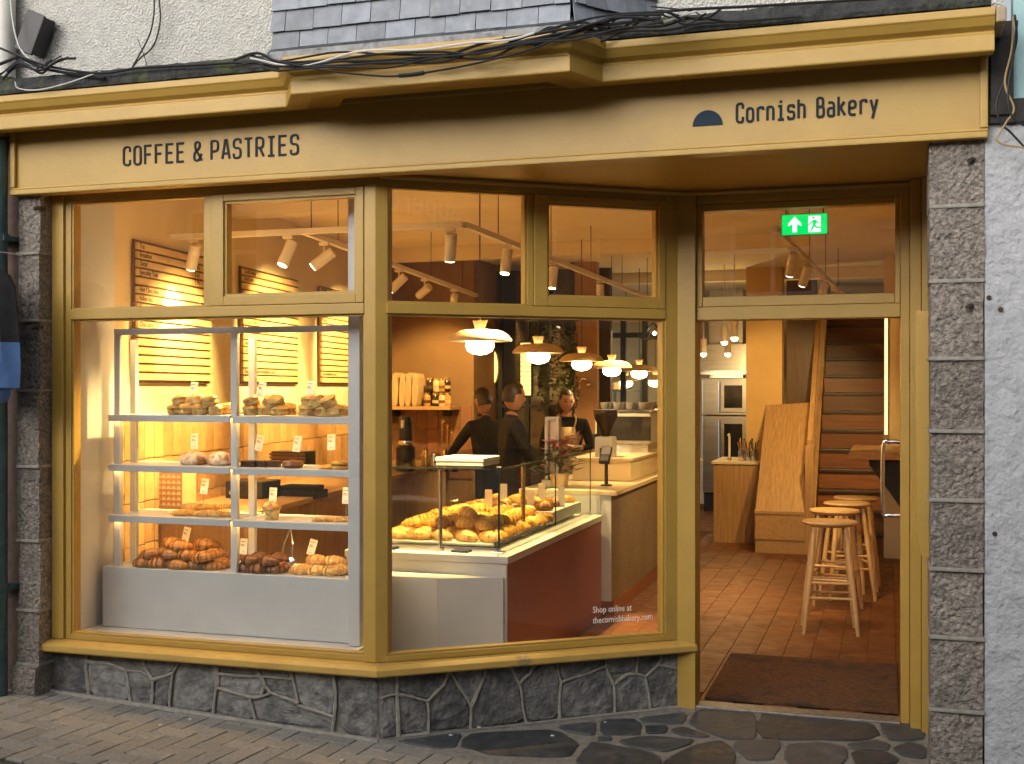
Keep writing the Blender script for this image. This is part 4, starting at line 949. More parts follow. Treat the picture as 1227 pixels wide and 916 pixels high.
for (yy, rows) in ((5.51, (5, 4, 1)), (5.62, (4, 3, 2))):
    pile(CR, ux(168), ux(268), yy-.02, yy+.02, .686, rows, .048, 'croissant', 'brown ridged croissant in the tall pile on the white base', 'croissant', GB, rg, sc=.92)
for (yy, rows) in ((5.51, (3, 2)), (5.62, (3, 2))):
    pile(CD, ux(290), ux(342), yy-.02, yy+.02, .686, rows, .042, 'chocolate_croissant', 'very dark glossy croissant in the heap beside the metal tongs', 'croissant', 'dark croissants on the display base', rg, sc=.88)
for (yy, rows) in ((5.52, (3,)), (5.62, (3, 2))):
    pile(CA, ux(356), ux(408), yy-.02, yy+.02, .686, rows, .04, 'almond_croissant', 'pale sugared croissant in the heap by the white column', 'croissant', 'pale croissants on the display base', rg, sc=.88)
# price cards
grey_ink = mat('grey_print', (.18, .15, .12), rough=.7)
def card(u, v, Y, z0, tilt, lb):
    p = PY(u, v, Y); c = empty('price_card', (p.x, Y, z0), lb, 'price card', 'price cards on the display shelves')
    M = Matrix.Translation((p.x, Y, p.z)) @ Matrix.Rotation(R(tilt), 4, 'Y') @ Matrix.Rotation(R(-8), 4, 'X')
    MB().box(-.022, .022, 0, .002, -.042, .042).xf(M).build('card', card_m, c)
    for z, w_ in ((.026, .013), (.010, .009), (.003, .011)):
        MB().box(-.017, -.017+w_*2, -.0012, -.0005, z-.0018, z+.0018).xf(M).build('print_line', grey_ink, c)
    arc = MB(); 
    for k in range(10):
        t0, t1 = math.pi*k/10, math.pi*(k+1)/10
        arc.add([(-.001+.009*math.cos(t0), -.0012, -.036+.009*math.sin(t0)), (-.001+.009*math.cos(t1), -.0012, -.036+.009*math.sin(t1)), (-.001+.007*math.cos(t1), -.0012, -.036+.007*math.sin(t1)), (-.001+.007*math.cos(t0), -.0012, -.036+.007*math.sin(t0))], [(0, 1, 2, 3)])
    arc.xf(M).build('print_arc', grey_ink, c)
    b = M @ Vector((0, .003, -.042)); MB().tube([b+Vector((0, 0, .02)), (b.x, b.y, z0+.001)], .0015, 5).build('stem', chrome, c); return c
card(232, 467, 5.62, 1.506, 4, 'cream price card behind the first batch of golden buns')
card(313, 467, 5.62, 1.502, 12, 'tilted cream price card behind the middle batch of golden buns')
card(372, 466, 5.62, 1.502, 2, 'cream price card behind the last batch of golden buns')
card(233, 529, 5.62, 1.238, -3, 'cream price card behind the floured loaves'); card(311, 531, 5.62, 1.234, 8, 'cream price card behind the brownies')
card(356, 532, 5.62, 1.234, 5, 'cream price card behind the swirl bun'); card(397, 530, 5.62, 1.234, -3, 'cream price card behind the cookies')
card(245, 583, 5.60, .966, 5, 'cream price card behind the pastry twists'); card(327, 594, 5.60, .962, 0, 'cream price card behind the single muffin'); card(415, 594, 5.58, .962, 0, 'cream price card behind the thin bread sticks')
card(223, 641, 5.70, .686, 10, 'cream price card on top of the tall croissant pile'); card(292, 655, 5.66, .686, 0, 'cream price card beside the dark croissants'); card(374, 656, 5.66, .686, 14, 'tilted cream price card beside the pale croissants')
tg = empty('pastry_tongs', (ux(345), 5.62, .686), 'steel pastry tongs standing between the dark and pale croissants', 'tongs')
ta = PY(348, 632, 5.66)
for s in (-1, 1):
    q = PY(343+s*6, 672, 5.62); MB().tube([ta, ta.lerp(q, .5)+Vector((s*.012, 0, 0)), q], .004, 6).build('arm', chrome, tg)
    MB().lathe([(0, -.004), (.022, -.003), (.024, .002), (0, .004)], (0, 0, 0), 14).xf(Matrix.Translation(q+Vector((0, -.004, -.006))) @ Matrix.Rotation(R(80), 4, 'X')).build('paddle', chrome, tg)

# ================================================================ menu boards on the left wall
menu_ink = mat('menu_ink', (.05, .03, .015), rough=.6)
MENU = [
 ['Tea', 'Breakfast|2.65', 'Decaf|2.65', 'Specialty Teas|2.75', '', 'Hot Chocolate', 'Italian 6oz|3.25', 'Regular 12oz|3.45', '', 'Chai Latte|3.45', '', '', '', '', '', ''],
 ['Cold Drinks', 'Iced Latte|', '', '', '', '', 'Sausage Rolls x3', 'Sausage Rolls x2', 'Large', '', 'Sausage Rolls x12', 'Cookies', '', '', 'Shop online: thecornishbakery.com', ''],
 ['Coffee', 'Flat White', 'Latte', 'Cappuccino', 'Americano', 'Mocha', 'Espresso', '', '', '', '', '', '', '', 'thecornishbakery.com', ''],
]
for b_i, (s0, s1, lb) in enumerate(((.22, 1.24, 'slatted wooden menu board headed Tea on the cream wall'), (1.74, 2.88, 'slatted wooden menu board headed Cold Drinks on the cream wall'), (3.38, 4.55, 'slatted wooden menu board nearest the paper bag shelf'))):
    a, b = wl(s0, .012), wl(s1, .012); z0, z1 = 1.69, 2.49
    o = empty('menu_board', (a.x, a.y, z0), lb, 'menu board', 'slatted menu boards')
    ex, nn = Vector((WE.x, WE.y, 0)), Vector((WN.x, WN.y, 0)); L = s1-s0
    MB().obox((a.x, a.y, z0-.012), ex*L, nn*.012, (0, 0, z1-z0+.024)).build('backing', darkwood, o)
    n = 16; h = (z1-z0)/n
    for k in range(n):
        zz = z1-(k+1)*h; p = wl(s0+.012, .026)
        sl_ = MB().obox((p.x, p.y, zz+.006), ex*(L-.024), nn*.016, (0, 0, h-.012)).build('slat', slatwood, o)
        t = MENU[b_i][k]
        if t:
            q = wl(s0+.03, .0432); tt = t.split('|')
            place_text('menu_text', tt[0], .042, menu_ink, (q.x, q.y, zz+.014), ex, (0, 0, 1), sl_, sx=.95)
            if len(tt) > 1 and tt[1]:
                q = wl(s1-.27, .0432); place_text('menu_price', tt[1], .040, menu_ink, (q.x, q.y, zz+.014), ex, (0, 0, 1), sl_, sx=1.1)
# ================================================================ back bar along the left wall
bb = empty('back_bar', (-4.2, 8.0, 0), 'long wooden back bar counter along the tiled left wall', 'counter')
def along(s, o, z): p = wl(s, o); return Vector((p.x, p.y, z))
exv, nnv = Vector((WE.x, WE.y, 0)), Vector((WN.x, WN.y, 0))
MB().obox(along(.55, .016, 0), exv*4.9, nnv*.60, (0, 0, .885)).build('carcass', oak, bb); MB().obox(along(.53, .016, .887), exv*4.95, nnv*.63, (0, 0, .035)).build('worktop', oak_y, bb, bevel=.004)
bx_ = empty('patterned_carton', along(.95, .30, .924), 'tan carton printed with rows of cream domes on the back bar', 'carton')
q = PY(205, 585, 6.2); MB().box(q.x-.13, q.x+.11, 6.15, 6.30, .924, 1.16).build('carton', paper, bx_, bevel=.003)
for i in range(5):
    for j in range(6):
        c = Vector((q.x-.05+i*.034, 6.148, .945+j*.033))
        MB().prism([(c.x+.014*math.cos(t*math.pi/8), c.y, c.z+.020*math.sin(t*math.pi/8)) for t in range(9)], None, (0, -.0012, 0)).build('printed_dome', card_m, bx_)
def appliance(name, lb, cat, u, v0, v1, wpx, Y, m, d=.25, extra=None):
    p, q = PY(u, v1, Y), PY(u, v0, Y); w_ = wpx/FPX*p.y*1.03
    o = empty(name, (p.x, Y, p.z), lb, cat); MB().box(p.x-w_/2, p.x+w_/2, Y, Y+d, p.z, q.z).build('body', m, o, bevel=.008)
    return o, p, q, w_
zbar = .924
def yon(u, v, z): return PZ(u, v, z).y
o, p, q, w_ = appliance('toaster_oven', 'black counter oven with two knobs behind the window shelves', 'oven', 292, 577, 604, 55, 6.9, black)
for s in (-.3, .3): MB().lathe([(.018, 0), (.016, .02)], n=12).xf(Matrix.Translation((p.x+s*w_, 6.898, (p.z+q.z)/2)) @ Matrix.Rotation(R(90), 4, 'X')).build('knob', chrome, o)
box('door_glass', darkglass, o, p.x-w_*.2, p.x+w_*.2, 6.892, 6.899, p.z+.02, q.z-.02)
o, p, q, w_ = appliance('napkin_stack', 'stack of folded dark cloths on the back bar', 'cloths', 352, 588, 598, 60, 7.15, blackcloth, .2)
MB().box(p.x-w_*.4, p.x+w_*.45, 7.17, 7.33, q.z+.001, q.z+.03).build('cloth', blackcloth, o, bevel=.01)
o, p, q, w_ = appliance('menu_rack', 'dark slatted tray rack standing behind the brownies', 'rack', 345, 541, 560, 50, 6.95, blackm, .15)
for k in range(4): box('slat', darkwood, o, p.x-w_*.52, p.x+w_*.52, 6.94, 6.949, p.z+.01+k*.022, p.z+.024+k*.022)
# batch brewer and bottle at the far end of the back bar
br = empty('batch_brewer', PY(486, 556, 9.6), 'tall black coffee brewer with steel band at the end of the back bar', 'coffee brewer')
c = PY(486, 556, 9.6); zt = PY(486, 500, 9.6).z
MB().lathe([(.085, .93), (.085, .93+.20), (.06, 1.15)], (c.x, 9.6, 0), 18).build('base', black, br, smooth=True)
MB().lathe([(.064, 1.152), (.066, 1.17), (.062, 1.19)], (c.x, 9.6, 0), 18).build('band', chrome, br, smooth=True)
MB().lathe([(.058, 1.19), (.06, 1.34), (.05, 1.40), (0, 1.405)], (c.x, 9.6, 0), 18).build('flask', black, br, smooth=True)
MB().box(c.x-.012, c.x+.012, 9.52, 9.545, 1.30, 1.37).build('gauge', card_m, br)
for i, (u, v0, v1, r_) in enumerate(((520, 545, 560, .035), (533, 541, 560, .045), (545, 543, 560, .03), (510, 540, 558, .04))):
    p, q = PY(u, v1, 9.9), PY(u, v0, 9.9); h = q.z-p.z+.06
    o = MB().lathe([(r_*.9, 0), (r_, h*.2), (r_, h*.7), (r_*.6, h*.9), (r_*.65, h), (0, h+.002)], (p.x, 9.9, p.z-.04), 14).build('metal_jug', (chrome, brass, blackm, brass)[i], smooth=True)
    tag(o, ('polished steel milk jug on the back bar', 'large brass pourer on the back bar', 'small black jug beside the brass pourers', 'brass jug beside the tall black brewer')[i], 'jug')
for i, u in enumerate((530, 536, 541)):
    p, q = PY(u, 545, 10.0), PY(u, 505+6*i, 10.0)
    o = empty('brass_tap', (p.x, 10.0, p.z), 'slender brass tap with cross lever above the jugs', 'tap', 'brass taps on the back bar')
    MB().tube(spline([p, p.lerp(q, .5), q+Vector((0, 0, -.02)), q, q+Vector((.03, -.02, -.01))], 4), .007, 8).build('spout', brass, o, smooth=True); MB().tube([q+Vector((-.03, 0, .01)), q+Vector((.03, 0, .01))], .005, 6).build('lever', brass, o)
# shelf of paper bags and jars on the back wall
sh = empty('wall_shelf', (-4.5, BW, 1.44), 'wooden wall shelf carrying brown paper bags and jars', 'shelf')
s0, s1 = PY(440, 488, 11.05).x, PY(546, 488, 11.05).x
zs = PY(500, 487, 11.0).z
MB().box(s0, s1, 10.90, BW-.016, zs-.035, zs).build('board', oak_y, sh, bevel=.003)
for x in (s0+.3, s1-.1): MB().box(x-.01, x+.01, 10.95, BW-.016, zs-.10, zs-.036).build('bracket', blackm, sh)
for i, u in enumerate((466, 475, 484, 491, 499)):
    p = PY(u, 487, 10.99); bgp = empty('paper_bag', (p.x, 10.99, zs+.001), 'brown paper bag with rounded handle top leaning in a row on the shelf', 'paper bag', 'paper bags on the wall shelf')
    w_, h = .05, .33+.01*(i % 2)
    prof = [(-w_/2, 0), (w_/2, 0), (w_/2+.015, h*.5), (w_/2+.005, h*.85), (.01, h), (-w_/2+.01, h*.9), (-w_/2-.005, h*.5)]
    MB().prism([(p.x+a, 10.93, zs+.001+b) for a, b in chaikin([Vector(t) for t in prof], 1, .2) for a, b in [(a, b)]] if False else [(p.x+v.x, 10.93, zs+.001+max(v.y, 0)) for v in chaikin([Vector(t) for t in prof], 1, .15)], None, (0, .22, 0)).build('bag', paper, bgp, bevel=.006)
    MB().prism([(p.x+w_/2+.004, 10.929, zs+.02), (p.x+w_/2+.018, 10.929, zs+h*.5), (p.x+w_/2-.02, 10.929, zs+h*.8), (p.x+.01, 10.929, zs+.05)], None, (0, -.004, 0)).build('fold', paper, bgp)
jarm = [mat('jam_jar_amber', (.45, .24, .06), rough=.15), mat('jar_dark', (.03, .018, .012), rough=.15), mat('jar_cream', (.62, .45, .24), rough=.3)]
n_ = 0
for row, zz in ((0, 0), (1, .145)):
    for i, u in enumerate((512, 521, 528, 534) if row == 0 else (515, 522, 528, 533)):
        p = PY(u, 487, 11.0); j = empty('jar', (p.x, 11.0+.02*i, zs+.001+zz), 'glass preserve jar with gold lid stacked beside the paper bags', 'jar', 'preserve jars on the wall shelf')
        MB().lathe([(.032, 0), (.036, .008), (.036, .095), (.03, .11)], (p.x, 11.0+.02*i, zs+.001+zz), 14).build('glass', jarm[(i+row) % 3], j, smooth=True)
        MB().lathe([(.033, .111), (.033, .135), (0, .136)], (p.x, 11.0+.02*i, zs+.001+zz), 14).build('lid', brass, j, smooth=True)
        MB().lathe([(.0368, .03), (.0368, .06)], (p.x, 11.0+.02*i, zs+.001+zz), 14).build('paper_label', paper if i % 2 else darkwood, j)

# ================================================================ glazed display counter
dc = empty('display_counter', (-2.35, 7.3, 0), 'terracotta fronted pastry counter with white end panel and glass case', 'counter')
CX0, CX1, CY0, CY1, CT = -2.95, -1.985, 6.16, 8.40, .73
MB().box(CX0, CX1-.022, CY0+.022, CY1, 0, CT-.045).build('carcass', white_p, dc); MB().box(CX1-.020, CX1, CY0+.022, CY1, .0, CT-.042).build('front_panel', terra, dc, bevel=.002)
MB().box(-2.36, CX1, CY0, CY0+.020, .0, CT-.042).build('end_panel', white_p, dc, bevel=.002); MB().box(CX0, -2.362, CY0-.004, CY0+.020, .0, CT-.13).build('end_panel', white_p, dc, bevel=.002)
MB().box(CX0, -2.362, CY0+.012, CY0+.020, CT-.128, CT-.042).build('end_panel', white_p, dc)
MB().box(CX0, CX1+.012, CY0-.012, CY1, CT-.040, CT).build('top', white_p, dc, bevel=.004)
ctop = 1.20
plb = tag(MB().prism([(-2.95, 6.0, 0), (-2.33, 6.0, 0), (-1.995, 6.132, 0), (-1.995, 6.144, 0), (-2.95, 6.144, 0)], None, (0, 0, .62)).build('window_plinth', white_p, bevel=.003), 'low white plinth with an angled front below the glass pastry case', 'plinth')
gc = empty('glass_case', (-2.4, 7.3, CT), 'frameless glass pastry case standing on the terracotta counter', 'glass case')
MB().box(-2.062, -2.056, 6.26, 7.42, CT+.03, ctop-.01).build('pane', case_m, gc); MB().box(-2.062, -2.056, 7.43, 8.36, CT+.03, ctop-.01).build('pane', case_m, gc)
MB().box(CX0+.02, -2.07, 6.255, 6.261, CT+.03, ctop-.01).build('pane', case_m, gc); MB().box(CX0+.02, -2.05, 6.25, 8.37, ctop-.008, ctop).build('top_pane', top_glass, gc)
for b_ in ((-2.0545, -2.0495, 6.25, 8.37, ctop-.009, ctop+.001), (CX0+.02, -2.055, 6.2475, 6.2525, ctop-.009, ctop+.001), (-2.0665, -2.0555, 6.2540, 6.2595, CT+.03, ctop-.011), (-2.0625, -2.0555, 7.421, 7.429, CT+.03, ctop-.011), (-2.0625, -2.0555, 8.361, 8.368, CT+.03, ctop-.011)): MB().box(*b_).build('pane_edge', edge_m, gc)
MB().box(-2.068, -2.05, 6.262, 8.36, CT+.001, CT+.028).build('rail', chrome, gc); MB().box(CX0+.02, -2.07, 6.252, 6.27, CT+.001, CT+.028).build('rail', chrome, gc)
for (u, Y, m_, r_, t_) in ((528, 6.24, chrome, .012, ctop-.01), (627, 7.0, brass, .014, ctop-.012)):
    p = PY(u, 600, Y); MB().tube([(p.x, Y, CT+.002), (p.x, Y, t_)], r_, 12).build('post', m_, gc, smooth=True)
MB().box(-2.075, -2.045, 6.245, 6.275, ctop-.035, ctop+.012).build('corner_clamp', black, gc, bevel=.004)
MB().box(-2.10, -2.03, 6.235, 6.30, CT+.0005, CT+.012).build('foot_plate', chrome, gc, bevel=.003)
for x in (-2.72, -2.28): MB().box(x-.05, x+.05, 6.22, 6.245, CT+.001, CT+.014).build('black_clip', black, gc)
tr1 = empty('serving_tray', (-2.4, 6.9, CT), 'long pale tray of golden croissants inside the glass case', 'tray')
MB().box(-2.85, -2.11, 6.32, 7.50, CT+.029, CT+.040).build('base', white_p, tr1); MB().box(-2.112, -2.10, 6.32, 7.50, CT+.0291, CT+.055).build('lip', chrome, tr1)
tr2 = empty('serving_tray', (-2.4, 7.9, CT), 'short pale tray of swirls behind the croissant tray', 'tray')
MB().box(-2.85, -2.11, 7.54, 8.30, CT+.029, CT+.10).build('base', white_p, tr2)
rg = random.Random(77)
for r_ in range(10):
    for c_ in range(5):
        x = -2.18-c_*.145+rg.uniform(-.015, .015); y = 6.42+r_*.118+rg.uniform(-.015, .015)
        z = CT+.041
        bake(rg.choice(CG if r_ > 0 else CA), (x, y, z), (0, 0, R(-5)+rg.uniform(-.7, .7)), 'croissant', 'golden croissant laid out on the long tray inside the glass case', 'croissant', 'croissants inside the glass case', 1.08)
        if c_ > 0 and r_ > 0 and r_ < 9: bake(rg.choice(CG), (x+.07, y+.04, z+.052), (rg.uniform(-.2, .2), rg.uniform(-.2, .2), R(0)+rg.uniform(-.9, .9)), 'croissant', 'golden croissant laid out on the long tray inside the glass case', 'croissant', 'croissants inside the glass case', 1.08)
        if c_ == 2 and r_ in (3, 5): bake(rg.choice(CG), (x+.05, y-.02, z+.10), (rg.uniform(-.2, .2), rg.uniform(-.2, .2), R(0)+rg.uniform(-.9, .9)), 'croissant', 'golden croissant laid out on the long tray inside the glass case', 'croissant', 'croissants inside the glass case', 1.08)
for r_ in range(5):
    for c_ in range(4):
        bake(rg.choice((BUN[0], CG[1], CR[0])), (-2.22-c_*.16+rg.uniform(-.02, .02), 7.62+r_*.145, CT+.101), (0, 0, rg.uniform(0, 3)), 'swirl_pastry', 'golden swirl pastry on the short tray at the end of the glass case', 'pastry', 'swirl pastries inside the glass case', .9)
for i, (x, y) in enumerate(((-2.25, 7.5), (-2.55, 7.52), (-2.35, 8.1), (-2.6, 8.0), (-2.15, 7.9))):
    o = tag(MB().box(x-.025, x+.025, y, y+.003, CT+.10, CT+.24).build('price_tag', card_m), 'upright cream price tag among the pastries in the glass case', 'price tag', 'price tags inside the glass case')
p = PY(559, 552, 6.5)
fb = empty('flat_box', (p.x, 6.55, ctop), 'flat white cardboard box lying on the glass case', 'box')
MB().box(p.x-.16, p.x+.13, 6.42, 6.72, ctop+.001, ctop+.026).build('tray', white_p, fb, bevel=.002); MB().box(p.x-.162, p.x+.132, 6.418, 6.722, ctop+.027, ctop+.047).build('lid', card_m, fb, bevel=.002)

# ================================================================ till counter
tc_ = empty('till_counter', (-2.3, 10, 0), 'long till counter with ribbed brown front and pale worktop', 'counter')
TX, TY0, TY1 = -1.90, 8.43, 12.6
MB().box(-2.6, TX-.02, TY0, TY1, .10, .865).build('carcass', white_p, tc_)
rb = MB(); n = 150
for k in range(n):
    y = TY0+.01+(TY1-TY0-.02)*k/n; d = (TY1-TY0-.02)/n
    rb.add([(TX-.018, y, .11), (TX-.004, y+d/2, .11), (TX-.018, y+d, .11), (TX-.018, y, .862), (TX-.004, y+d/2, .862), (TX-.018, y+d, .862)], [(0, 1, 4, 3), (1, 2, 5, 4)])
rb.build('ribbed_front', mat('ribbed_clay', (.20, .135, .07), (.165, .11, .055), scale=4, rough=.5), tc_)
MB().box(-2.6, TX-.0, TY0, TY1, 0, .10).build('plinth', terra, tc_); MB().box(-2.62, TX+.025, TY0-.01, TY1, .868, .90).build('worktop', mat('pale_stone', (.62, .50, .34), (.56, .44, .28), scale=18, rough=.35), tc_, bevel=.004)
MB().box(-2.62, -2.0, TY0-.012, TY0-.002, .72, .867).build('end_panel', white_p, tc_)
rs = empty('raised_cabinet', (-2.1, 10, .90), 'cream raised cabinet on the till counter under the coffee machine', 'cabinet')
MB().box(-2.45, -1.97, 9.35, 12.4, .902, 1.06).build('body', cream, rs, bevel=.006); MB().box(-2.47, -1.95, 9.33, 12.42, 1.061, 1.085).build('top', MATS['pale_stone'], rs, bevel=.004)
ct = empty('card_terminal', (PX(738, 577, -2.08).x, 9.0, .90), 'black card payment terminal on a stand at the till counter', 'card terminal')
c = Vector((-2.06, 8.88, .90)); MB().lathe([(.045, .002), (.045, .01), (.014, .014), (.014, .20)], c, 14).build('stand', black, ct, smooth=True)
Mt = Matrix.Translation(c+Vector((0, -.02, .235))) @ Matrix.Rotation(R(45), 4, 'X')
MB().box(-.042, .042, -.08, .08, -.015, .015).xf(Mt).build('body', black, ct, bevel=.008); MB().box(-.034, .034, -.005, .07, .0155, .018).xf(Mt).build('screen', mat('grey_screen', (.35, .36, .38), rough=.15), ct); MB().box(-.03, .03, -.07, -.015, .0155, .019).xf(Mt).build('keypad', mat('grey_keys', (.15, .15, .16), rough=.5), ct)
gr = empty('coffee_grinder', (-2.22, 9.55, 1.086), 'cream coffee grinder with a dark bean hopper on the till counter', 'coffee grinder')
gx, gy = -2.22, 9.55
MB().box(gx-.075, gx+.075, gy-.09, gy+.09, .902, 1.25).build('body', white_p, gr, bevel=.02); MB().lathe([(.03, 1.25), (.035, 1.29), (.095, 1.40), (.10, 1.46), (.095, 1.47)], (gx, gy, 0), 18).build('beans_hopper', mat('coffee_beans', (.03, .014, .008), (.015, .007, .004), scale=60, rough=.35), gr, smooth=True)
MB().lathe([(.102, 1.462), (.104, 1.52), (.09, 1.53)], (gx, gy, 0), 18).build('hopper_rim', case_m, gr); MB().box(gx-.02, gx+.02, gy-.13, gy-.091, 1.10, 1.16).build('spout', black, gr)
MB().box(gx-.10, gx-.075, gy-.05, gy+.05, 1.15, 1.27).build('side_handle', black, gr)
em = empty('espresso_machine', (-2.2, 10.6, 1.086), 'steel and cream espresso machine with cups on top at the till counter', 'espresso machine')
ex_, ey_ = -2.22, 10.55
MB().box(ex_-.25, ex_+.25, ey_-.35, ey_+.35, 1.16, 1.44).build('body', white_p, em, bevel=.02); MB().box(ex_-.22, ex_+.22, ey_-.33, ey_+.33, 1.087, 1.158).build('base', chrome, em)
MB().box(ex_-.23, ex_+.252, ey_-.36, ey_-.352, 1.19, 1.40).build('front_plate', darkglass, em); MB().box(ex_-.26, ex_+.26, ey_-.36, ey_+.36, 1.442, 1.455).build('cup_tray', chrome, em)
for i in range(12):
    x, y = ex_-.18+(i % 4)*.115, ey_-.26+(i//4)*.2
    cu = MB().lathe([(.022, 0), (.036, .02), (.042, .065), (.039, .065), (.033, .02), (0, .008)], n=14).mesh('cup', white_p, smooth=True) if i == 0 else cu
    o = bpy.data.objects.new('coffee_cup', cu); col.objects.link(o); o.location = (x, y, 1.456); o.rotation_euler = (0, 0, i); tag(o, 'cream coffee cup stacked on top of the espresso machine', 'cup', 'cups on the espresso machine')
tw = empty('white_dispenser', PY(661, 556, 8.9), 'slim white upright dispenser standing on the glass case end', 'dispenser')
p = PY(661, 552, 8.6); zt = PY(661, 500, 8.6).z
MB().box(p.x-.075, p.x+.075, 8.58, 8.74, .902, .96).build('foot', white_p, tw, bevel=.006)
MB().box(p.x-.055, p.x-.028, 8.6, 8.68, .961, zt).build('upright', white_p, tw, bevel=.004); MB().box(p.x+.028, p.x+.055, 8.6, 8.68, .961, zt).build('upright', white_p, tw, bevel=.004)
MB().box(p.x-.027, p.x+.027, 8.6, 8.68, zt-.03, zt).build('top_bar', white_p, tw, bevel=.004); MB().box(p.x-.027, p.x+.027, 8.64, 8.67, .961, zt-.031).build('panel', card_m, tw)
# flowers in a pot by the till
fp = empty('flower_pot', (-2.3, 8.62, .90), 'pot of pink flowers and green leaves on the till counter', 'flowers')
c = PZ(700, 585, .90); c = Vector((-2.36, 8.62, .90))
MB().lathe([(.05, .001), (.062, .01), (.075, .11), (.068, .112), (.0, .10)], c, 18).build('pot', MATS['pale_stone'], fp, smooth=True)
rg = random.Random(9); lf = MB(); ps = MB(); st = MB()
for k in range(70):
    a = rg.uniform(0, 6.28); r_ = rg.uniform(.03, .16); z = rg.uniform(.10, .30); p = c+Vector((math.cos(a)*r_, math.sin(a)*r_, z)); d = Vector((math.cos(a), math.sin(a), rg.uniform(-.3, .6))).normalized(); s_ = d.cross(Vector((0, 0, 1))).normalized()*.028
    lf.add([p, p+d*.05+s_, p+d*.11+Vector((0, 0, -.01)), p+d*.05-s_], [(0, 1, 2, 3)])
for k in range(16):
    a = rg.uniform(0, 6.28); r_ = rg.uniform(.02, .13); p = c+Vector((math.cos(a)*r_, math.sin(a)*r_, rg.uniform(.24, .36))); st.tube([c+Vector((0, 0, .1)), p], .002, 4)
    for j in range(7):
        b = 6.28*j/7; d = Vector((math.cos(b), math.sin(b), .35)); s_ = Vector((-math.sin(b), math.cos(b), 0))*.018; ps.add([p, p+d*.025+s_, p+d*.05, p+d*.025-s_], [(0, 1, 2, 3)])
lf.build('leaves', leaf_m, fp); st.build('stems', leaf_m, fp); ps.build('petals', mat('pink_petal', (.62, .12, .13), (.7, .35, .3), scale=9, rough=.6), fp)
# ================================================================ lamps
WARM = (1.0, .67, .25)
TZ = 2.54
def track(name, pts, lb):
    o = empty(name, pts[0], lb, 'track')
    for i in range(len(pts)-1):
        a, b = Vector(pts[i]), Vector(pts[i+1]); d = (b-a).normalized(); s_ = Vector((-d.y, d.x, 0))*.018
        MB().obox(a-s_, (b-a), s_*2, (0, 0, .034)).build('rail', track_m, o, bevel=.003)
        n = max(1, int((b-a).length/1.2))
        for k in range(n):
            p = a.lerp(b, (k+.5)/n); MB().tube([(p.x, p.y, TZ+.034), (p.x, p.y, CZ-.001)], .003, 5).build('hanger', blackm, o)
    return o
TA = [(PY(205, 290, 6.2).x, 6.2, TZ), (-2.25, 6.2, TZ)]
track('light_track', TA, 'cream lighting track parallel to the window above the display shelves')
track('light_track', [(-2.25, 6.225, TZ), (-2.30, 12.3, TZ)], 'cream lighting track above the front edge of the counters')
TB = [(-3.24, 6.225, TZ), (-3.86, 11.0, TZ)]
track('light_track', TB, 'cream lighting track running back along the menu boards')
track('light_track', [(-.62, 6.9, TZ), (-.42, 12.0, TZ)], 'cream lighting track above the doorway and stools')
def spot(at, aim, lb, power=0, group='track spotlights', size=75):
    at = Vector(at); aim = Vector(aim); d = (aim-at).normalized()
    o = empty('track_spotlight', (at.x, at.y, TZ), lb, 'spotlight', group)
    MB().box(at.x-.03, at.x+.03, at.y-.012, at.y+.012, TZ-.022, TZ-.001).build('adapter', track_m, o, bevel=.002)
    c = at+Vector((0, 0, -.10)); MB().tube([(at.x, at.y, TZ-.023), (at.x, at.y, c.z+.02), c], .006, 6).build('stem', track_m, o)
    a, b = c-d*.07, c+d*.085
    MB().tube([a, a+d*.004, b-d*.004, b], [.028, .033, .033, .031], 18).build('body', track_m, o, smooth=True)
    MB().tube([b+d*.0005, b+d*.004], .026, 18).build('lens', lens_m if power else darkglass, o)
    if power:
        ld = bpy.data.lights.new('spot_light', 'SPOT'); ld.energy = power*2.9; ld.color = WARM; ld.spot_size = R(size); ld.spot_blend = .6; ld.shadow_soft_size = .03
        lo = bpy.data.objects.new('spot_light', ld); col.objects.link(lo); lo.parent = o; lo.matrix_parent_inverse = Matrix.Translation(-o.location)
        lo.location = b+d*.02; lo.rotation_euler = (-d).to_track_quat('Z', 'Y').to_euler()
def onA(u): return (PY(u, 280, 6.2).x, 6.2, TZ)
def onB(t): return tuple(Vector(TB[0]).lerp(Vector(TB[1]), t))
def onC(y): return (-2.25-.05*(y-6.2)/6.1, y, TZ)
bm1, bm2, bm3 = wl(.75), wl(2.3), wl(3.95)
spot(onA(345), (-3.75, 5.62, 1.0), 'spotlight pointing down over the display shelves, in the vent window', 80)
spot(onA(232), (bm1.x, bm1.y, 1.95), 'spotlight aimed at the Tea menu board from the window track', 55)
spot(onB(.07), (bm1.x, bm1.y, 1.85), 'spotlight at the window end of the menu track, turned to the wall', 60)
spot(onB(.26), (bm2.x, bm2.y, 2.0), 'spotlight aimed at the Cold Drinks board', 75)
spot(onB(.42), (bm2.x, bm2.y+.2, 1.7), 'second spotlight along the menu track', 45)
spot(onB(.58), (bm3.x, bm3.y, 1.95), 'spotlight aimed at the board by the paper bags', 75)
spot(onB(.80), (-4.35, BW, 1.5), 'spotlight aimed at the paper bag shelf', 40)
spot(onA(540), (-2.62, 6.72, .8), 'spotlight on the window track tilted down towards the croissant tray', 190, size=55)
spot(onC(7.0), (-2.38, 6.62, .8), 'spotlight hanging straight down over the croissant tray', 200, size=60)
spot(onC(8.1), (-2.4, 7.9, .8), 'spotlight over the far end of the glass case', 150, size=60)
spot(onC(9.6), (-2.3, 9.7, 1.2), 'spotlight over the coffee grinder', 45)
spot(onC(11.2), (-2.9, 11.2, 1.2), 'spotlight over the espresso machine end', 45)
spot((-.58, 7.7, TZ), (-1.3, 9.0, 0), 'spotlight over the doorway tilted inward, first of the doorway track', 18)
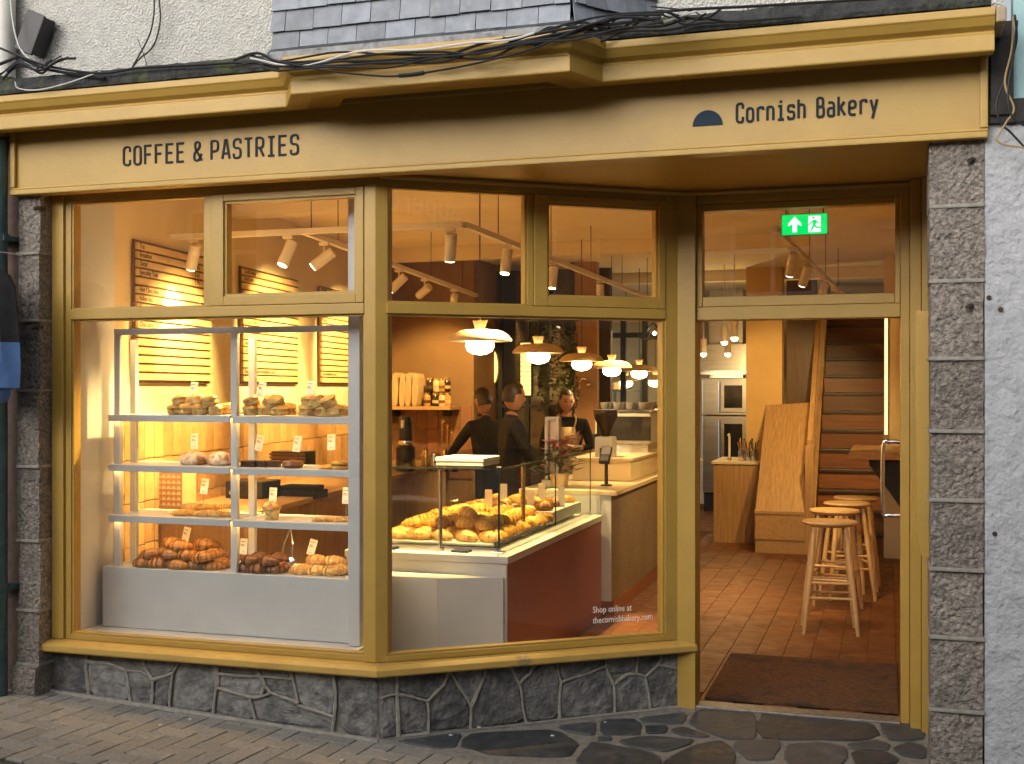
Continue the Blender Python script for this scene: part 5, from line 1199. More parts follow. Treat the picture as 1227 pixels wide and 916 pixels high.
spot((-.55, 8.5, TZ), (-1.5, 9.9, 0), 'spotlight over the doorway track, hanging behind the first one', 36)
spot((-.50, 9.9, TZ), (-1.2, 12.3, .7), 'spotlight aimed at the oak panel by the stairs', 20)
spot((-.46, 11.0, TZ), (-1.15, 12.9, 1.2), 'spotlight aimed at the ochre partition', 28)
# pendants over the counter
def pendant_proto():
    o = empty('pendant_lamp', (0, 0, 0), 'x', 'pendant lamp', 'clay pendant lamps above the counters')
    MB().lathe([(.198, 0), (.196, .008), (.168, .042), (.125, .064), (.05, .072), (.05, .066), (.122, .057), (.162, .036), (.188, .006), (.196, -.002)], n=36).build('shade', shade_m, o, smooth=True)
    g = MB().lathe([(.0, -.085), (.04, -.080), (.075, -.062), (.090, -.030), (.080, .005), (.05, .03), (0, .04)], n=24).build('globe', globe_m, o, smooth=True)
    MB().lathe([(.028, .0725), (.045, .125), (.0, .126)], n=16).build('cap', shade_m, o, smooth=True)
    MB().tube([(0, 0, .126), (0, 0, CZ-1.94)], .004, 6).build('cord', cable_m, o)
    return o
pend = pendant_proto()
PL = [(575, 409, 7.3), (645, 423, 9.0), (697, 433, 10.4), (733, 441, 11.5), (766, 445, 12.9), (750, 457, 15.6), (785, 456, 15.2)]
names = ['clay pendant lamp above the croissant tray, beside the corner post', 'clay pendant lamp above the glass case end', 'clay pendant lamp above the flower pot and dispenser', 'clay pendant lamp above the coffee grinder', 'clay pendant lamp above the espresso machine', 'distant pendant globe beyond the black framed screen', 'distant pendant globe by the steel kitchen hood']
for i, (u, v, t) in enumerate(PL):
    d = ray(u, v); p = CAMP+d*t
    o = pend if i == 0 else copy_tree(pend); o['label'] = names[i]; o.location = p
    for ch in o.children:
        ch.matrix_parent_inverse = Matrix()
        if ch.name.startswith('cord'): ch.scale = (1, 1, 1); ch.data = MB().tube([(0, 0, .126), (0, 0, CZ-p.z-.001)], .004, 6).mesh('cord', cable_m)
# wire triangle pendant
wt = empty('wire_pendant', PY(782, 420, 9.8), 'small black wire triangle pendant above the till counter', 'pendant')
tri = [PY(782, 387, 9.8), PY(768, 406, 9.8), PY(798, 405, 9.8)]; tb = [p+Vector((.02, .18, 0)) for p in tri[1:]]
for a, b in ((0, 1), (1, 2), (2, 0)): MB().tube([tri[a], tri[b]], .006, 5).build('wire', blackm, wt)
for a, b in ((tri[0], tb[0]), (tri[0], tb[1]), (tb[0], tb[1]), (tri[1], tb[0]), (tri[2], tb[1])): MB().tube([a, b], .006, 5).build('wire', blackm, wt)
MB().tube([tri[0], (tri[0].x, tri[0].y, CZ-.001)], .003, 5).build('cord', cable_m, wt); MB().lathe([(0, -.02), (.02, 0), (0, .02)], (tri[0]+tri[1]+tri[2])/3+Vector((0, .06, 0)), 10).build('bulb', lens_m, wt)
# exit sign
eg = mat('exit_green', (.0, .42, .08), emit=(.0, .55, .10), estr=1.0); ew = mat('exit_white', (.9, .9, .9), emit=(.8, 1, .85), estr=1.1)
ea, eb = PY(937, 282, 6.55), PY(991, 256, 6.55)
es = empty('exit_sign', ((ea.x+eb.x)/2, 6.55, ea.z), 'lit green emergency exit sign with arrow and running figure', 'exit sign')
MB().box(ea.x-.006, eb.x+.006, 6.553, 6.585, ea.z-.005, eb.z+.005).build('housing', white_p, es, bevel=.003); MB().box(ea.x, eb.x, 6.549, 6.5525, ea.z, eb.z).build('green_panel', eg, es)
W_, H_ = eb.x-ea.x, eb.z-ea.z
def pic(pts, name, m, dy): return MB().prism([(ea.x+W_*a, 6.5488-dy, ea.z+H_*b) for a, b in pts], None, (0, -.0012, 0)).build(name, m, es)
pic([(.285, .90), (.14, .55), (.14, .42), (.235, .55), (.235, .12), (.335, .12), (.335, .55), (.43, .42), (.43, .55)], 'arrow', ew, 0)
pic([(.59, .10), (.86, .10), (.86, .90), (.59, .90)], 'doorway', ew, 0)
pic([(.70, .70), (.74, .72), (.765, .68), (.84, .52), (.82, .48), (.77, .57), (.745, .45), (.80, .34), (.88, .34), (.88, .27), (.775, .27), (.72, .36), (.66, .14), (.60, .14), (.605, .18), (.635, .19), (.685, .45), (.69, .58), (.65, .52), (.61, .42), (.585, .45), (.635, .60)], 'running_figure', eg, .0014)
pic([(.70+.032*math.cos(t*.785), .81+.06*math.sin(t*.785)) for t in range(8)], 'figure_head', eg, .0014)
MB().tube([(eb.x-.02, 6.57, eb.z+.004), (eb.x-.02, 6.57, CZ-.001)], .004, 6).build('hanger', blackm, es); MB().tube([(ea.x+.02, 6.57, eb.z+.004), (ea.x+.02, 6.57, CZ-.001)], .004, 6).build('hanger', blackm, es)

# ================================================================ behind the counters: glazed screen, plants, mirror
sc_ = empty('glazed_screen', (-3.5, 11.9, 0), 'black framed glazed screen behind the staff', 'screen')
def xs(u, Y): return PY(u, 460, Y).x
for u in (575, 600, 632, 655, 686): x = xs(u, 11.9); MB().box(x-.022, x+.022, 11.88, 11.94, 0, CZ-.003).build('post', blackm, sc_)
MB().box(xs(566, 11.9), xs(688, 11.9), 11.885, 11.935, PY(600, 487, 11.9).z-.02, PY(600, 487, 11.9).z+.02).build('rail', blackm, sc_)
MB().box(xs(566, 11.9), xs(688, 11.9), 11.905, 11.911, .05, CZ-.01).build('pane', case_m, sc_)
om = empty('oval_mirror', (xs(590, 11.8), 11.87, 1.7), 'oval brass rimmed lit mirror hanging on the black screen', 'mirror'); c = PY(590, 440, 11.86)
gl = mat('lit_amber_glass', (.9, .6, .2), emit=(1, .62, .18), estr=1.6)
ov = lambda a, b, y: [(c.x+a*math.cos(t*.2618), y, c.z+b*math.sin(t*.2618)) for t in range(24)]
MB().prism(ov(.075, .20, 11.875), None, (0, -.012, 0)).build('rim', brass, om); MB().prism(ov(.058, .18, 11.862), None, (0, -.004, 0)).build('glass', gl, om)
ab = empty('amber_light_panel', PY(630, 480, 11.86), 'tall amber glass brick light panel on the black screen', 'light panel'); c = PY(630, 445, 11.86)
for k in range(11): MB().box(c.x-.05, c.x+.05, 11.84, 11.878, c.z-.25+k*.05, c.z-.25+k*.05+.044).build('glass_brick', gl, ab)
MB().box(c.x-.06, c.x+.06, 11.879, 11.884, c.z-.27, c.z+.32).build('backplate', blackm, ab)
hp_ = empty('hanging_plant', (xs(663, 11.4), 11.4, 1.6), 'trailing green hanging plant in front of the black screen', 'plant')
rg = random.Random(2); lf = MB(); c = PY(662, 388, 11.4)
for k in range(26):
    x, y = c.x+rg.uniform(-.22, .22), 11.4+rg.uniform(-.12, .12); L = rg.uniform(.3, .95); n = int(L/.03); z = c.z+.05
    for j in range(n):
        z -= .03; x += rg.uniform(-.008, .008); a = rg.uniform(0, 6.28); d = Vector((math.cos(a), math.sin(a), -.6)); s_ = Vector((-math.sin(a), math.cos(a), .2))*.014; p = Vector((x, y, z))
        lf.add([p, p+d*.022+s_, p+d*.05, p+d*.022-s_], [(0, 1, 2, 3)])
lf.build('trailing_leaves', leaf_m, hp_); MB().box(c.x-.25, c.x+.25, 11.28, 11.52, c.z+.03, c.z+.20).build('trough', blackm, hp_, bevel=.005); MB().tube([(c.x, 11.4, c.z+.2), (c.x, 11.4, CZ-.001)], .006, 6).build('hanger', blackm, hp_)
wlmp = empty('wall_lamp', PY(703, 470, 11.86), 'small brass swan neck wall lamp on the clay wall nib', 'wall lamp'); c = PY(706, 460, 11.88)
MB().tube(spline([c, c+Vector((0, -.06, .03)), c+Vector((-.05, -.09, .05)), c+Vector((-.09, -.09, 0))], 5), .007, 8).build('arm', brass, wlmp, smooth=True); MB().lathe([(.01, 0), (.035, -.05), (.03, -.05), (0, -.01)], c+Vector((-.09, -.09, 0)), 12).build('shade', brass, wlmp, smooth=True); MB().lathe([(.03, -.02), (.03, 0)], c, 10).xf(Matrix()).build('wall_plate', brass, wlmp)
struct(MB().box(-4.6, -2.865, 12.55, 12.62, 0, CZ-.002).build('dark_backdrop', mat('dark_backdrop_brown', (.045, .026, .014), (.07, .04, .02), scale=3, rough=.6, stretch=(6, 6, .6))))  # dark backdrop added to keep the view through the screen dark
# ================================================================ kitchen beyond
ks = empty('kitchen_screen', (-2.4, 13.5, 0), 'black framed kitchen screen seen between the pendant lamps', 'screen')
for u in (721, 747, 773): x = xs(u, 13.5); MB().box(x-.03, x+.03, 13.47, 13.53, 0, 2.5).build('post', blackm, ks)
for v in (402, 488): z = PY(750, v, 13.5).z; MB().box(xs(718, 13.5), xs(800, 13.5), 13.475, 13.525, z-.03, z+.03).build('rail', blackm, ks)
MB().box(xs(722, 13.5), xs(800, 13.5), 13.49, 13.496, .05, 2.4).build('pane', case_m, ks)
rk = empty('kitchen_rack', (xs(745, 15.5), 15.5, 0), 'steel kitchen rack with trays beyond the black screen', 'rack')
xa, xb = xs(731, 15.5), xs(770, 15.5)
for x in (xa, xb):
    for y in (15.4, 15.8): MB().box(x-.015, x+.015, y-.015, y+.015, 0, 2.1).build('upright', steel, rk)
for k in range(6): MB().box(xa, xb, 15.4, 15.8, .4+k*.3, .425+k*.3).build('shelf', steel, rk)
for k in range(5): MB().box(xa+.05, xb-.08-.03*k, 15.45, 15.75, .426+k*.3, .53+k*.3).build('tray_stack', (white_p, paper, blackm, white_p, paper)[k], rk, bevel=.01)
hd = empty('extractor_hood', (xs(868, 15.6), 15.6, 1.9), 'brushed steel extractor hood above the double oven', 'extractor hood')
xa, xb = xs(838, 15.6), xs(897, 15.6); zt, z0_ = PY(868, 412, 15.6).z, PY(868, 446, 15.6).z
MB().box(xa, xb+.3, 15.6, 16.4, z0_, zt).build('canopy', steel, hd, bevel=.01); MB().box(xa+.1, xb-.1, 15.8, 16.3, zt, CZ-.003).build('duct', steel, hd)
MB().box(xa, xb+.3, 15.59, 15.60, z0_-.03, z0_+.02).build('rim', chrome, hd)
ov_ = empty('double_oven', (xs(870, 15.9), 15.9, 0), 'stacked steel double oven with dark glass doors under the hood', 'oven')
xa, xb = xs(841, 15.9), xs(899, 15.9); z1_ = PY(868, 453, 15.9).z; zm = PY(868, 498, 15.9).z
for (za, zb_) in ((.25, zm-.01), (zm, z1_)):
    MB().box(xa, xb, 15.9, 16.6, za, zb_).build('oven_body', steel, ov_, bevel=.008)
    dr = MB().box(xa+.22, xb-.04, 15.87, 15.899, za+.04, zb_-.04).build('oven_door', steel, ov_, bevel=.006); MB().box(xa+.30, xb-.10, 15.862, 15.8695, za+.10, zb_-.10).build('door_glass', darkglass, dr); MB().tube([(xa+.24, 15.84, za+.06), (xa+.24, 15.84, zb_-.06)], .012, 8).build('door_handle', chrome, dr)
MB().box(xa+.02, xb-.02, 15.95, 16.5, 0, .249).build('stand', blackm, ov_); MB().box(xa+.1, xb-.1, 15.95, 16.3, z1_+.001, z1_+.05).build('baking_trays', chrome, ov_)
sp0 = ((880, 405), (868, 410), (843, 424), (872, 424))
for i, (u, v) in enumerate(sp0):
    t = (11.5, 12.5, 12.8, 13.5)[i]; p = CAMP+ray(u, v)*t
    o = empty('ceiling_spotlight', (p.x, p.y, p.z), 'small cream ceiling spotlight in front of the steel hood', 'spotlight', 'kitchen ceiling spotlights')
    MB().tube([p+Vector((0, 0, .16)), p+Vector((0, 0, .003))], .035, 14).build('body', track_m, o, smooth=True); MB().lathe([(.034, 0), (.03, -.02), (.015, -.032), (0, -.035)], p, 14).build('lens', lens_m, o, smooth=True); MB().tube([p+Vector((0, 0, .16)), (p.x, p.y, CZ-.001)], .006, 6).build('stem', track_m, o)
kl = bpy.data.lights.new('kitchen_light', 'POINT'); kl.energy = 22; kl.color = WARM; kl.shadow_soft_size = .04; ko = bpy.data.objects.new('kitchen_light', kl); col.objects.link(ko); ko.parent = o; ko.matrix_parent_inverse = Matrix.Translation(-o.location); ko.location = o.location+Vector((0, 0, -.12))
# service island with tap and cutlery pots
isl = empty('service_island', (-1.6, 12.8, 0), 'small oak service island with pale worktop in front of the oven', 'island')
IX0, IX1, IY, IZ = xs(855, 12.75), xs(909, 12.75), 12.75, .865
IX1 = min(IX1, -1.29)
MB().box(IX0, IX1, IY, IY+.85, 0, IZ-.03).build('cabinet', oak, isl, bevel=.004); MB().box(IX0-.02, IX1+.01, IY-.02, IY+.87, IZ-.029, IZ).build('worktop', MATS['pale_stone'], isl, bevel=.004)
tp = empty('water_tap', (xs(874, 13.0), 13.0, IZ), 'slim pale tap on the service island', 'tap'); c = Vector((xs(874, 13.0), 13.0, IZ))
MB().tube([c+Vector((0, 0, .001)), c+Vector((0, 0, .26)), c+Vector((.0, -.03, .28)), c+Vector((0, -.09, .275))], .012, 8).build('spout', track_m, tp, smooth=True); MB().lathe([(.025, .001), (.022, .03)], c, 12).build('base', chrome, tp)
for i, u in enumerate((889, 897, 904)):
    x = xs(u, 13.0); o = empty('cutlery_pot', (x, 13.0, IZ), 'steel cutlery pot on the service island holding utensils, %s' % ('beside the tap', 'between the other pots', 'at the partition end')[i], 'cutlery pot')
    MB().lathe([(.036, .001), (.04, .11), (.036, .11), (.033, .01), (0, .008)], (x, 13.0, IZ), 14).build('pot', chrome, o, smooth=True)
    for k in range(6):
        a = k*1.05+i; MB().tube([(x, 13.0, IZ+.02), (x+.045*math.cos(a), 13.0+.045*math.sin(a), IZ+.20+.02*(k % 3))], [.003, .006], 5).build('utensil', (brass, darkwood, black)[i], o)
# slanted oak panel and its base, beside the stairs
opn = empty('oak_bulkhead', (-1.05, 12.1, 0), 'sloping oak boarded bulkhead on a base beside the stairs', 'bulkhead')
b0, b1 = PZ(905, 612, .42), PZ(963, 614, .42); yb = b0.y
MB().box(b0.x, -.79, yb, yb+.75, 0, .13).build('plinth', oak_y, opn); MB().box(b0.x-.003, -.79, yb-.012, yb+.75, .133, .385).build('base', oak_y, opn, bevel=.003); MB().box(b0.x-.01, -.785, yb-.02, yb+.1, .388, .42).build('ledge', oak_y, opn, bevel=.004)
t0, t1 = PY(918, 488, 12.97), PY(963, 478, 12.97); n = 4
for k in range(n):
    f0, f1 = k/n, (k+1)/n; g = .002
    A = Vector((b0.x, yb+.01, .421)).lerp(Vector((-.79, yb+.01, .421)), f0); B = Vector((b0.x, yb+.01, .421)).lerp(Vector((-.79, yb+.01, .421)), f1-g); D = t0.lerp(Vector((-.79, 12.97, t0.z+.03)), f0); C_ = t0.lerp(Vector((-.79, 12.97, t0.z+.03)), f1-g)
    MB().prism([A, B, C_, D], None, (0, .02, .02)).build('board', oak, opn)
# stairs
stv = empty('staircase', (-.35, 12.2, 0), 'steep dark wooden staircase rising behind the stools', 'staircase')
SX0, SX1 = -.70, -.055
struct(MB().box(-.045, .198, 12.05, 12.16, 0, CZ-.002).build('stair_side_wall', cream))
riserm = mat('red_brown_riser', (.24, .088, .030), (.14, .048, .016), scale=3, rough=.4, stretch=(.8, 16, 16), rand=.35); treadm = mat('dark_tread', (.06, .027, .013), (.035, .015, .007), scale=3, rough=.4, stretch=(.8, 16, 16))
for k in range(14):
    z, y = .2*k, 12.2+.225*k
    MB().box(SX0, SX1, y+.028, y+.05, z+.0, z+.158).build('riser', riserm, stv); MB().box(SX0-.0, SX1, y-.0, y+.27, z+.162, z+.198).build('tread', treadm, stv, bevel=.006)
for x in (SX0-.045,):
    MB().prism([(x, 12.15, -.0), (x, 12.15, .25), (x, 15.35, 3.1), (x, 15.5, 2.9), (x, 12.5, 0)], None, (.04, 0, 0)).build('stringer', oak, stv)
MB().box(SX0-.09, SX0-.005, 12.08, 12.145, 0, 1.08).build('newel_post', oak, stv, bevel=.004)
MB().prism([(SX0-.07, 12.10, 1.081), (SX0-.07, 12.10, 1.13), (SX0-.07, 14.0, 2.75), (SX0-.07, 14.06, 2.70)], None, (.05, 0, 0)).build('handrail', oak, stv)
MB().box(SX0-.08, SX0-.0, 14.0, 14.06, 1.7, 2.55).build('upper_post', oak, stv)
for k in range(5):
    y = 12.35+k*.32; MB().box(SX0-.06, SX0-.035, y, y+.025, .2+(y-12.2)*.89, 1.12+(y-12.1)*.85).build('baluster', oak, stv)
# wall table on the right
wt_ = empty('wall_table', (0, 11, 1.0), 'oak wall table on a black bracket beside the stairs', 'table')
ta_ = PZ(1022, 533, 1.12)
MB().box(ta_.x, .195, 10.35, 11.7, 1.05, 1.11).build('table_top', oak_y, wt_, bevel=.004); MB().prism([(.19, 10.5, 1.049), (-.16, 10.5, 1.049), (-.16, 10.5, 1.0), (.0, 10.5, .78), (.19, 10.5, .5)], None, (0, .03, 0)).build('bracket', blackm, wt_); MB().prism([(.19, 11.4, 1.049), (-.16, 11.4, 1.049), (-.16, 11.4, 1.0), (.0, 11.4, .78), (.19, 11.4, .5)], None, (0, .03, 0)).build('bracket', blackm, wt_)
# added glowing strip standing in for the lit band of the stair wall
sl2 = empty('stair_glow_strip', (-.02, 12.04, 1.2), 'tall narrow glowing strip added for the lit wall band beside the stairs', 'wall lamp')
MB().box(-.042, .0, 12.035, 12.049, 1.15, 2.5).build('back_plate', brass, sl2); MB().box(-.036, -.012, 12.015, 12.034, 1.2, 2.45).build('glow_bar', mat('wall_glow', (1, .8, .5), emit=(1, .62, .22), estr=2.2), sl2)
# stools
def stool_proto():
    o = empty('bar_stool', (0, 0, 0), 'x', 'bar stool', 'oak bar stools in a row')
    prof = [(0, .712), (.13, .712), (.17, .722), (.182, .738), (.178, .750), (.12, .746), (0, .742)]
    MB().lathe(prof, n=32, sy=.86).build('seat', stool_m, o, smooth=True)
    L = []
    for sx, sy in ((-1, -1), (1, -1), (1, 1), (-1, 1)):
        a, b = Vector((sx*.10, sy*.085, .714)), Vector((sx*.175, sy*.155, 0)); L.append((a, b))
        MB().tube([a, a.lerp(b, .35), a.lerp(b, .7), b], [.015, .019, .018, .013], 10).build('leg', stool_m, o, smooth=True)
    for k in range(4):
        a, b = L[k], L[(k+1) % 4]
        for t in ((.66, .52) if k % 2 == 0 else (.60,)):
            MB().tube([a[0].lerp(a[1], t), b[0].lerp(b[1], t)], .0095, 8).build('stretcher', stool_m, o, smooth=True)
    return o
sp_ = stool_proto()
for i, (u, v) in enumerate(((994, 622), (1000, 608.5), (1015, 600), (1026, 593.5))):
    p = PZ(u, v+3, .745); o = sp_ if i == 0 else copy_tree(sp_); o.location = (p.x, p.y, 0.001); o.rotation_euler = (0, 0, (.10, -.12, .3, -.05)[i])
    o['label'] = ('round seated oak bar stool closest to the doormat', 'oak bar stool second in the row behind the doormat', 'oak bar stool third in the row behind the doormat', 'oak bar stool at the wall table end of the row')[i]
# doormat
dmt = MB(); g = 30
mm = [PZ(840, 838, .012), PZ(1074, 856, .012), PZ(1075, 794, .012), PZ(858, 782, .012)]
dmo = tag(MB().box(-.93, .045, 6.30, 7.40, .0015, .014).build('doormat', matm, bevel=.003), 'worn brown coir doormat just inside the doorway', 'doormat')

# ================================================================ staff
def person(name, lb, loc, rz, H, J, colors, hair, apron=None, shirt=blackcloth, head=(0, 0, 0), female=False):
    # J: joints in local metres for a 1.75 m figure, x right, y forward, z up
    s = H/1.75; base = {
     'pelvis': (0, 0, .95, .135), 'waist': (0, .005, 1.10, .125), 'chest': (0, .0, 1.30, .145), 'neck0': (0, -.01, 1.455, .065), 'neck1': (0, .01, 1.53, .055),
     'hipL': (-.09, 0, .90, .10), 'kneeL': (-.10, .02, .50, .062), 'ankL': (-.10, -.01, .09, .043), 'toeL': (-.11, .15, .035, .035),
     'hipR': (.09, 0, .90, .10), 'kneeR': (.10, .02, .50, .062), 'ankR': (.10, -.01, .09, .043), 'toeR': (.11, .15, .035, .035),
     'shL': (-.185, -.005, 1.41, .068), 'elL': (-.23, .02, 1.13, .045), 'wrL': (-.22, .15, .92, .030), 'paL': (-.21, .21, .87, .034),
     'shR': (.185, -.005, 1.41, .068), 'elR': (.23, .02, 1.13, .045), 'wrR': (.22, .15, .92, .030), 'paR': (.21, .21, .87, .034)}
    base.update({k: (v if len(v) == 4 else (*v, base[k][3])) for k, v in J.items()})
    keys = list(base); idx = {k: i for i, k in enumerate(keys)}; V = [Vector(base[k][:3])*s for k in keys]; RR = [base[k][3]*s for k in keys]
    E = [('pelvis', 'waist'), ('waist', 'chest'), ('chest', 'neck0'), ('neck0', 'neck1'), ('pelvis', 'hipL'), ('hipL', 'kneeL'), ('kneeL', 'ankL'), ('ankL', 'toeL'), ('pelvis', 'hipR'), ('hipR', 'kneeR'), ('kneeR', 'ankR'), ('ankR', 'toeR'),
         ('chest', 'shL'), ('shL', 'elL'), ('elL', 'wrL'), ('wrL', 'paL'), ('chest', 'shR'), ('shR', 'elR'), ('elR', 'wrR'), ('wrR', 'paR')]
    E = [(idx[a], idx[b]) for a, b in E]; tags = list(keys)
    for sd in 'LR':
        w_, p_ = V[idx['wr'+sd]], V[idx['pa'+sd]]; f = (p_-w_).normalized(); side = f.cross(Vector((0, 0, 1))); side = side.normalized() if side.length > .1 else Vector((1, 0, 0)); dn = f.cross(side).normalized()
        if dn.z > 0: dn = -dn
        for q in range(5):
            off = (q-1.5)*.019*s
            if q == 4:
                sg = -1 if sd == 'R' else 1
                st_ = w_.lerp(p_, .45)+side*(.03*s*sg); pts = [st_+side*(.022*s*sg)+f*.012*s, st_+side*(.034*s*sg)+f*.040*s+dn*.01*s]; r_ = (.0105*s, .008*s)
            else:
                L = (.036, .042, .040, .031)[q]*s; st_ = p_+side*off+f*.012*s; pts = [st_+f*L+dn*.006*s, st_+f*L*1.75+dn*.028*s]; r_ = (.0095*s, .0078*s)
            k0 = idx['pa'+sd] if q != 4 else idx['wr'+sd]
            for pp, r1 in zip(pts, r_): V.append(pp); RR.append(r1); tags.append('hand'+sd); E.append((k0, len(V)-1)); k0 = len(V)-1
    me = bpy.data.meshes.new('body'); me.from_pydata(V, E, []); o = bpy.data.objects.new('body', me); col.objects.link(o)
    md = o.modifiers.new('skin', 'SKIN'); md.use_smooth_shade = True
    for i, v in enumerate(me.skin_vertices[0].data): v.radius = (RR[i]*(1.25 if tags[i] in ('pelvis', 'waist', 'chest') else 1), RR[i]*(.86 if tags[i] in ('chest', 'waist', 'pelvis') else 1)); v.use_root = (i == 0)
    sb = o.modifiers.new('sub', 'SUBSURF'); sb.levels = 2; sb.render_levels = 2
    dg = bpy.context.evaluated_depsgraph_get(); bmn = bpy.data.meshes.new_from_object(o.evaluated_get(dg)); bpy.data.objects.remove(o)
    bm = bmesh.new(); bm.from_mesh(bmn); bm.faces.ensure_lookup_table()
    kd = [(V[i], tags[i]) for i in range(len(V))]
    for f in bm.faces:
        c = f.calc_center_median(); t = min(kd, key=lambda q: (q[0]-c).length)[1]
        f.material_index = 1 if (t.startswith(('neck1', 'hand', 'pa', 'wr'))) else (2 if t.startswith(('hip', 'knee', 'ank', 'toe')) or t == 'pelvis' else 0); f.smooth = True
    # head: shaped ball with brow, nose, chin, ears
    hc = Vector(base['neck1'][:3])*s+Vector((head[0]*.0, .012*s, .115*s)); HM = Matrix.Translation(hc) @ Matrix.Rotation(head[2], 4, 'Z') @ Matrix.Rotation(head[0], 4, 'X') @ Matrix.Rotation(head[1], 4, 'Y')
    h = bmesh.new(); bmesh.ops.create_uvsphere(h, u_segments=28, v_segments=20, radius=1)
    for v in h.verts:
        x, y, z = v.co; w_ = .074*(1-.18*max(0, -z)**1.5); d = .094*(1-.06*max(0, -z)); hh = .118
        X, Y_, Z = x*w_, y*d, z*hh
        if y > 0:
            Y_ += .020*math.exp(-((X/.011)**2+((Z+.018)/.020)**2))           # nose
            Y_ -= .009*(math.exp(-(((abs(X)-.032)/.015)**2+((Z-.012)/.012)**2)))  # eye sockets
            Y_ += .005*math.exp(-((X/.022)**2+((Z+.062)/.008)**2))            # lips
            Y_ += .010*math.exp(-((X/.03)**2+((Z+.10)/.02)**2))               # chin
        else: Y_ *= 1.0+.08*max(0, z)
        X += math.copysign(.016, x)*math.exp(-(((abs(X)-.072)/.02)**2+((Y_+.005)/.014)**2+((Z+.005)/.028)**2))  # ears
        v.co = HM @ (Vector((X, Y_, Z))*s)
    for f in h.faces: f.material_index = 1; f.smooth = True
    tmp = bpy.data.meshes.new('h'); h.to_mesh(tmp); h.free(); bm.from_mesh(tmp)
    bmn.materials.clear()
    out = bpy.data.meshes.new('body'); bm.to_mesh(out); bm.free()
    for m_ in (shirt, skin_m, blackcloth): out.materials.append(m_)
    root = empty(name, loc, lb, 'person', None, rz)
    b = bpy.data.objects.new('body', out); col.objects.link(b); b.parent = root
    def child(nm, mb, m_, smooth=True):
        me2 = mb.mesh(nm, m_, smooth) if isinstance(mb, MB) else mb
        c = bpy.data.objects.new(nm, me2); col.objects.link(c); c.parent = root; return c
    # hair cap
    h = bmesh.new(); bmesh.ops.create_uvsphere(h, u_segments=28, v_segments=20, radius=1); dl = []
    for v in h.verts:
        x, y, z = v.co; front = y > .45 and z < .50
        if front or z < (-.55 if not female else -.62) or (abs(x) > .75 and y > .0 and z < .15): dl.append(v)
        n_ = 1+.05*noise.noise(v.co*5)+.04*noise.noise(Vector((x*16, y*16, z*4))); v.co = HM @ (Vector((x*.080*n_, (y*.101-.004)*n_, z*.124*n_+.004))*s)
    bmesh.ops.delete(h, geom=dl, context='VERTS'); hm = bpy.data.meshes.new('hair'); h.to_mesh(hm); h.free(); hm.materials.append(hair); hm.shade_smooth(); child('hair', hm, hair)
    if female:
        pt = [HM @ (Vector(p)*s) for p in ((0, -.10, .03), (0.01, -.135, 0), (.02, -.14, -.08), (.02, -.12, -.17), (.015, -.115, -.22))]; child('ponytail', MB().tube(spline(pt, 4), [.02+.012*math.sin(math.pi*i/16) for i in range(17)], 10), hair)
    ey = MB()
    for sx in (-1, 1):
        c = HM @ (Vector((sx*.032, .080, .012))*s); ey.lathe([(0, -.009*s), (.010*s, -.004*s), (.011*s, 0), (.010*s, .004*s), (0, .009*s)], c, 10)
    child('eyes', ey, mat('eye', (.03, .02, .015), rough=.2)); lp = MB(); c = HM @ (Vector((0, .097, -.062))*s); lp.lathe([(0, -.006*s), (.016*s, -.002*s), (.016*s, .002*s), (0, .006*s)], c, 12); child('lips', lp, mat('lips', (.36, .12, .10), rough=.5))
    br_ = MB()
    for sx in (-1, 1): br_.tube([HM @ (Vector((sx*x, y, z))*s) for x, y, z in ((.016, .090, .031), (.032, .086, .036), (.048, .074, .031))], .0035*s, 6)
    child('eyebrows', br_, hair)
    if apron:
        ap = MB(); n = 9
        rows = ((1.38, .09, .150), (1.20, .13, .150), (1.05, .17, .150), (.80, .19, .165), (.55, .20, .16))
        for z, w_, d in rows:
            for k in range(n): a = -1+2*k/(n-1); ap.v.append(Vector((a*w_, d*math.sqrt(max(.02, 1-(a*.75)**2))+.010, z))*s)
        for i in range(len(rows)-1):
            for k in range(n-1): q = i*n+k; ap.f.append((q, q+1, q+n+1, q+n)); ap.mi.append(0)
        c = child('apron', ap, apron); so = c.modifiers.new('thick', 'SOLIDIFY'); so.thickness = .006
        for sx in (-1, 1): child('apron_strap', MB().tube(spline([Vector(p)*s for p in ((sx*.08, .13, 1.37), (sx*.10, .10, 1.46), (sx*.075, .0, 1.505), (sx*.05, -.09, 1.46))], 4), .010*s, 6), apron)
    return root
def at_px(u, Y): return (PY(u, 460, Y).x, Y, 0.001)
person('person', 'person in black with dark short hair, turned away towards the cream wall', at_px(613, 9.1), R(-60), 1.68,
       {'elL': (-.24, .10, 1.16), 'wrL': (-.12, .30, 1.08), 'paL': (-.07, .36, 1.07), 'elR': (.24, .10, 1.16), 'wrR': (.14, .30, 1.06), 'paR': (.09, .36, 1.05)}, None, hair_m, head=(-.1, 0, .15))
person('person', 'person in black leaning forward over the back bar, reaching with one arm', at_px(590, 9.75), R(55), 1.66,
       {'chest': (0, .08, 1.28), 'shL': (-.185, .09, 1.38), 'shR': (.185, .09, 1.38), 'neck0': (0, .10, 1.43), 'neck1': (0, .14, 1.50), 'elL': (-.24, .26, 1.18), 'wrL': (-.2, .46, 1.06), 'paL': (-.19, .53, 1.04), 'elR': (.25, .20, 1.14), 'wrR': (.2, .40, 1.03), 'paR': (.19, .47, 1.02)}, None, hair_m, head=(-.25, 0, 0))
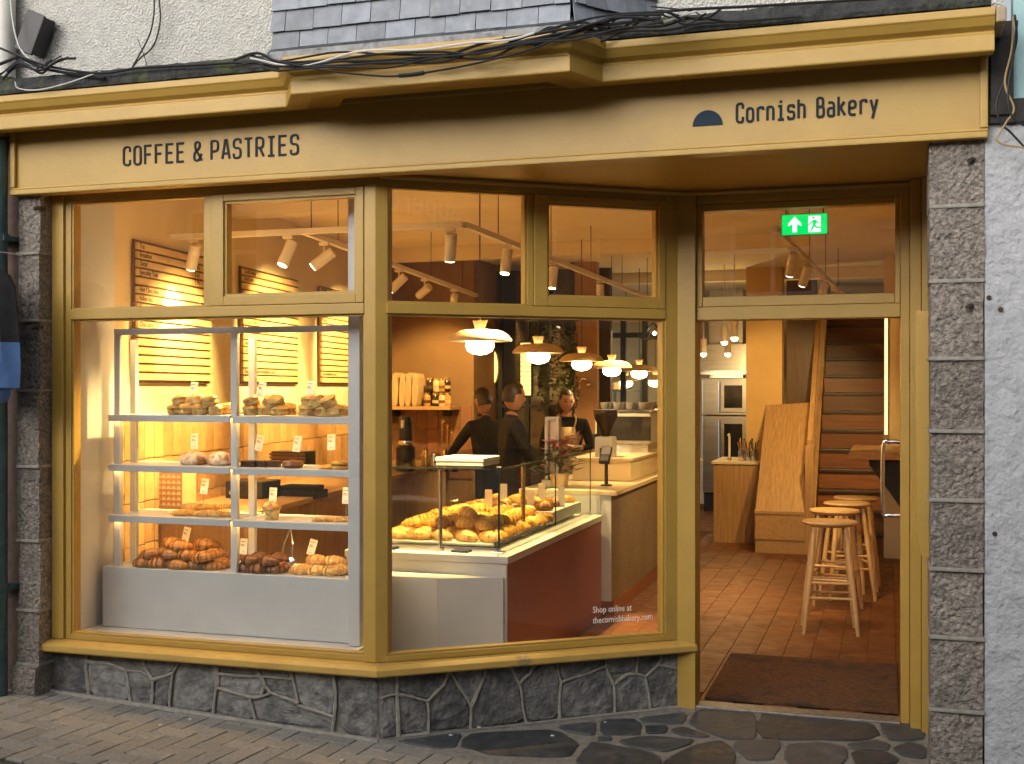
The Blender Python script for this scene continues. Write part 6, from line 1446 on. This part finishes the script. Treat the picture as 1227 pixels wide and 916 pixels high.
person('person', 'person with dark tied hair wearing a cream apron, holding a phone behind the counter', at_px(679, 11.0), R(193), 1.62,
       {'elL': (-.25, .06, 1.16), 'wrL': (-.06, .22, 1.17), 'paL': (0, .24, 1.19), 'elR': (.25, .06, 1.15), 'wrR': (.05, .20, 1.22), 'paR': (.0, .22, 1.27)}, None, hair_m, apron=apron_m, head=(-.22, 0, .30), female=True)

# ================================================================ the other side of the street (seen as reflections)
opp = empty('stone_building', (6, -3.5, zg(6, 0)), 'stone fronted building across the street, reflected in the angled window', 'building')
stone_w = mat('rubble_stone', (.52, .43, .33), (.26, .21, .16), scale=5, rough=.9, bump=1, bscale=6, bdist=.03, c3=(.4, .36, .3), scale3=7)
MB().box(2.5, 19, -4.1, -3.5, -1.2, 5.1).build('wall', stone_w, opp)
wfm = mat('white_window_paint', (.75, .75, .75), rough=.5)
def oppwin(x, z, w_, h, par, y=-3.5):
    f = MB()
    for a in (x, x+w_/2-.03, x+w_-.06): f.box(a, a+.06, y+.001, y+.05, z, z+h)
    for b in (z, z+h/2-.03, z+h-.06): f.box(x+.061, x+w_-.061, y+.002, y+.049, b, b+.06)
    f = f.build('window', wfm, par); MB().box(x+.01, x+w_-.01, y+.0005, y+.02, z+.01, z+h-.01).build('pane', darkglass, f); MB().box(x-.08, x+w_+.08, y+.001, y+.12, z-.08, z-.002).build('window_sill', wfm, f)
for x in (12.2, 15.0, 5.0): oppwin(x, 3.4, 1.1, 1.7, opp)
place_text('sign_lettering', 'Superdry', .72, mat('white_sign', (.8, .8, .8), rough=.5), (10.2, -3.49, 4.55), (-1, 0, 0), (0, 0, 1), opp)
MB().box(2.6, 18.9, -3.499, -3.40, .2, 2.9).build('shop_window', darkglass, opp)
op2 = empty('plain_building', (-6, -3.5, zg(-6, 0)), 'pale rendered building across the street, reflected in the shelf window', 'building')
MB().box(-16, 2.45, -4.1, -3.5, -.8, 4.2).build('wall', mat('pale_render', (.60, .58, .54), (.52, .50, .47), scale=4, rough=.9), op2)
for x in (-12.5, -9, -5.5, -2): oppwin(x, 2.85, 1.1, 1.2, op2)
MB().box(-15.8, 2.3, -3.499, -3.42, .5, 2.7).build('shop_window', darkglass, op2)
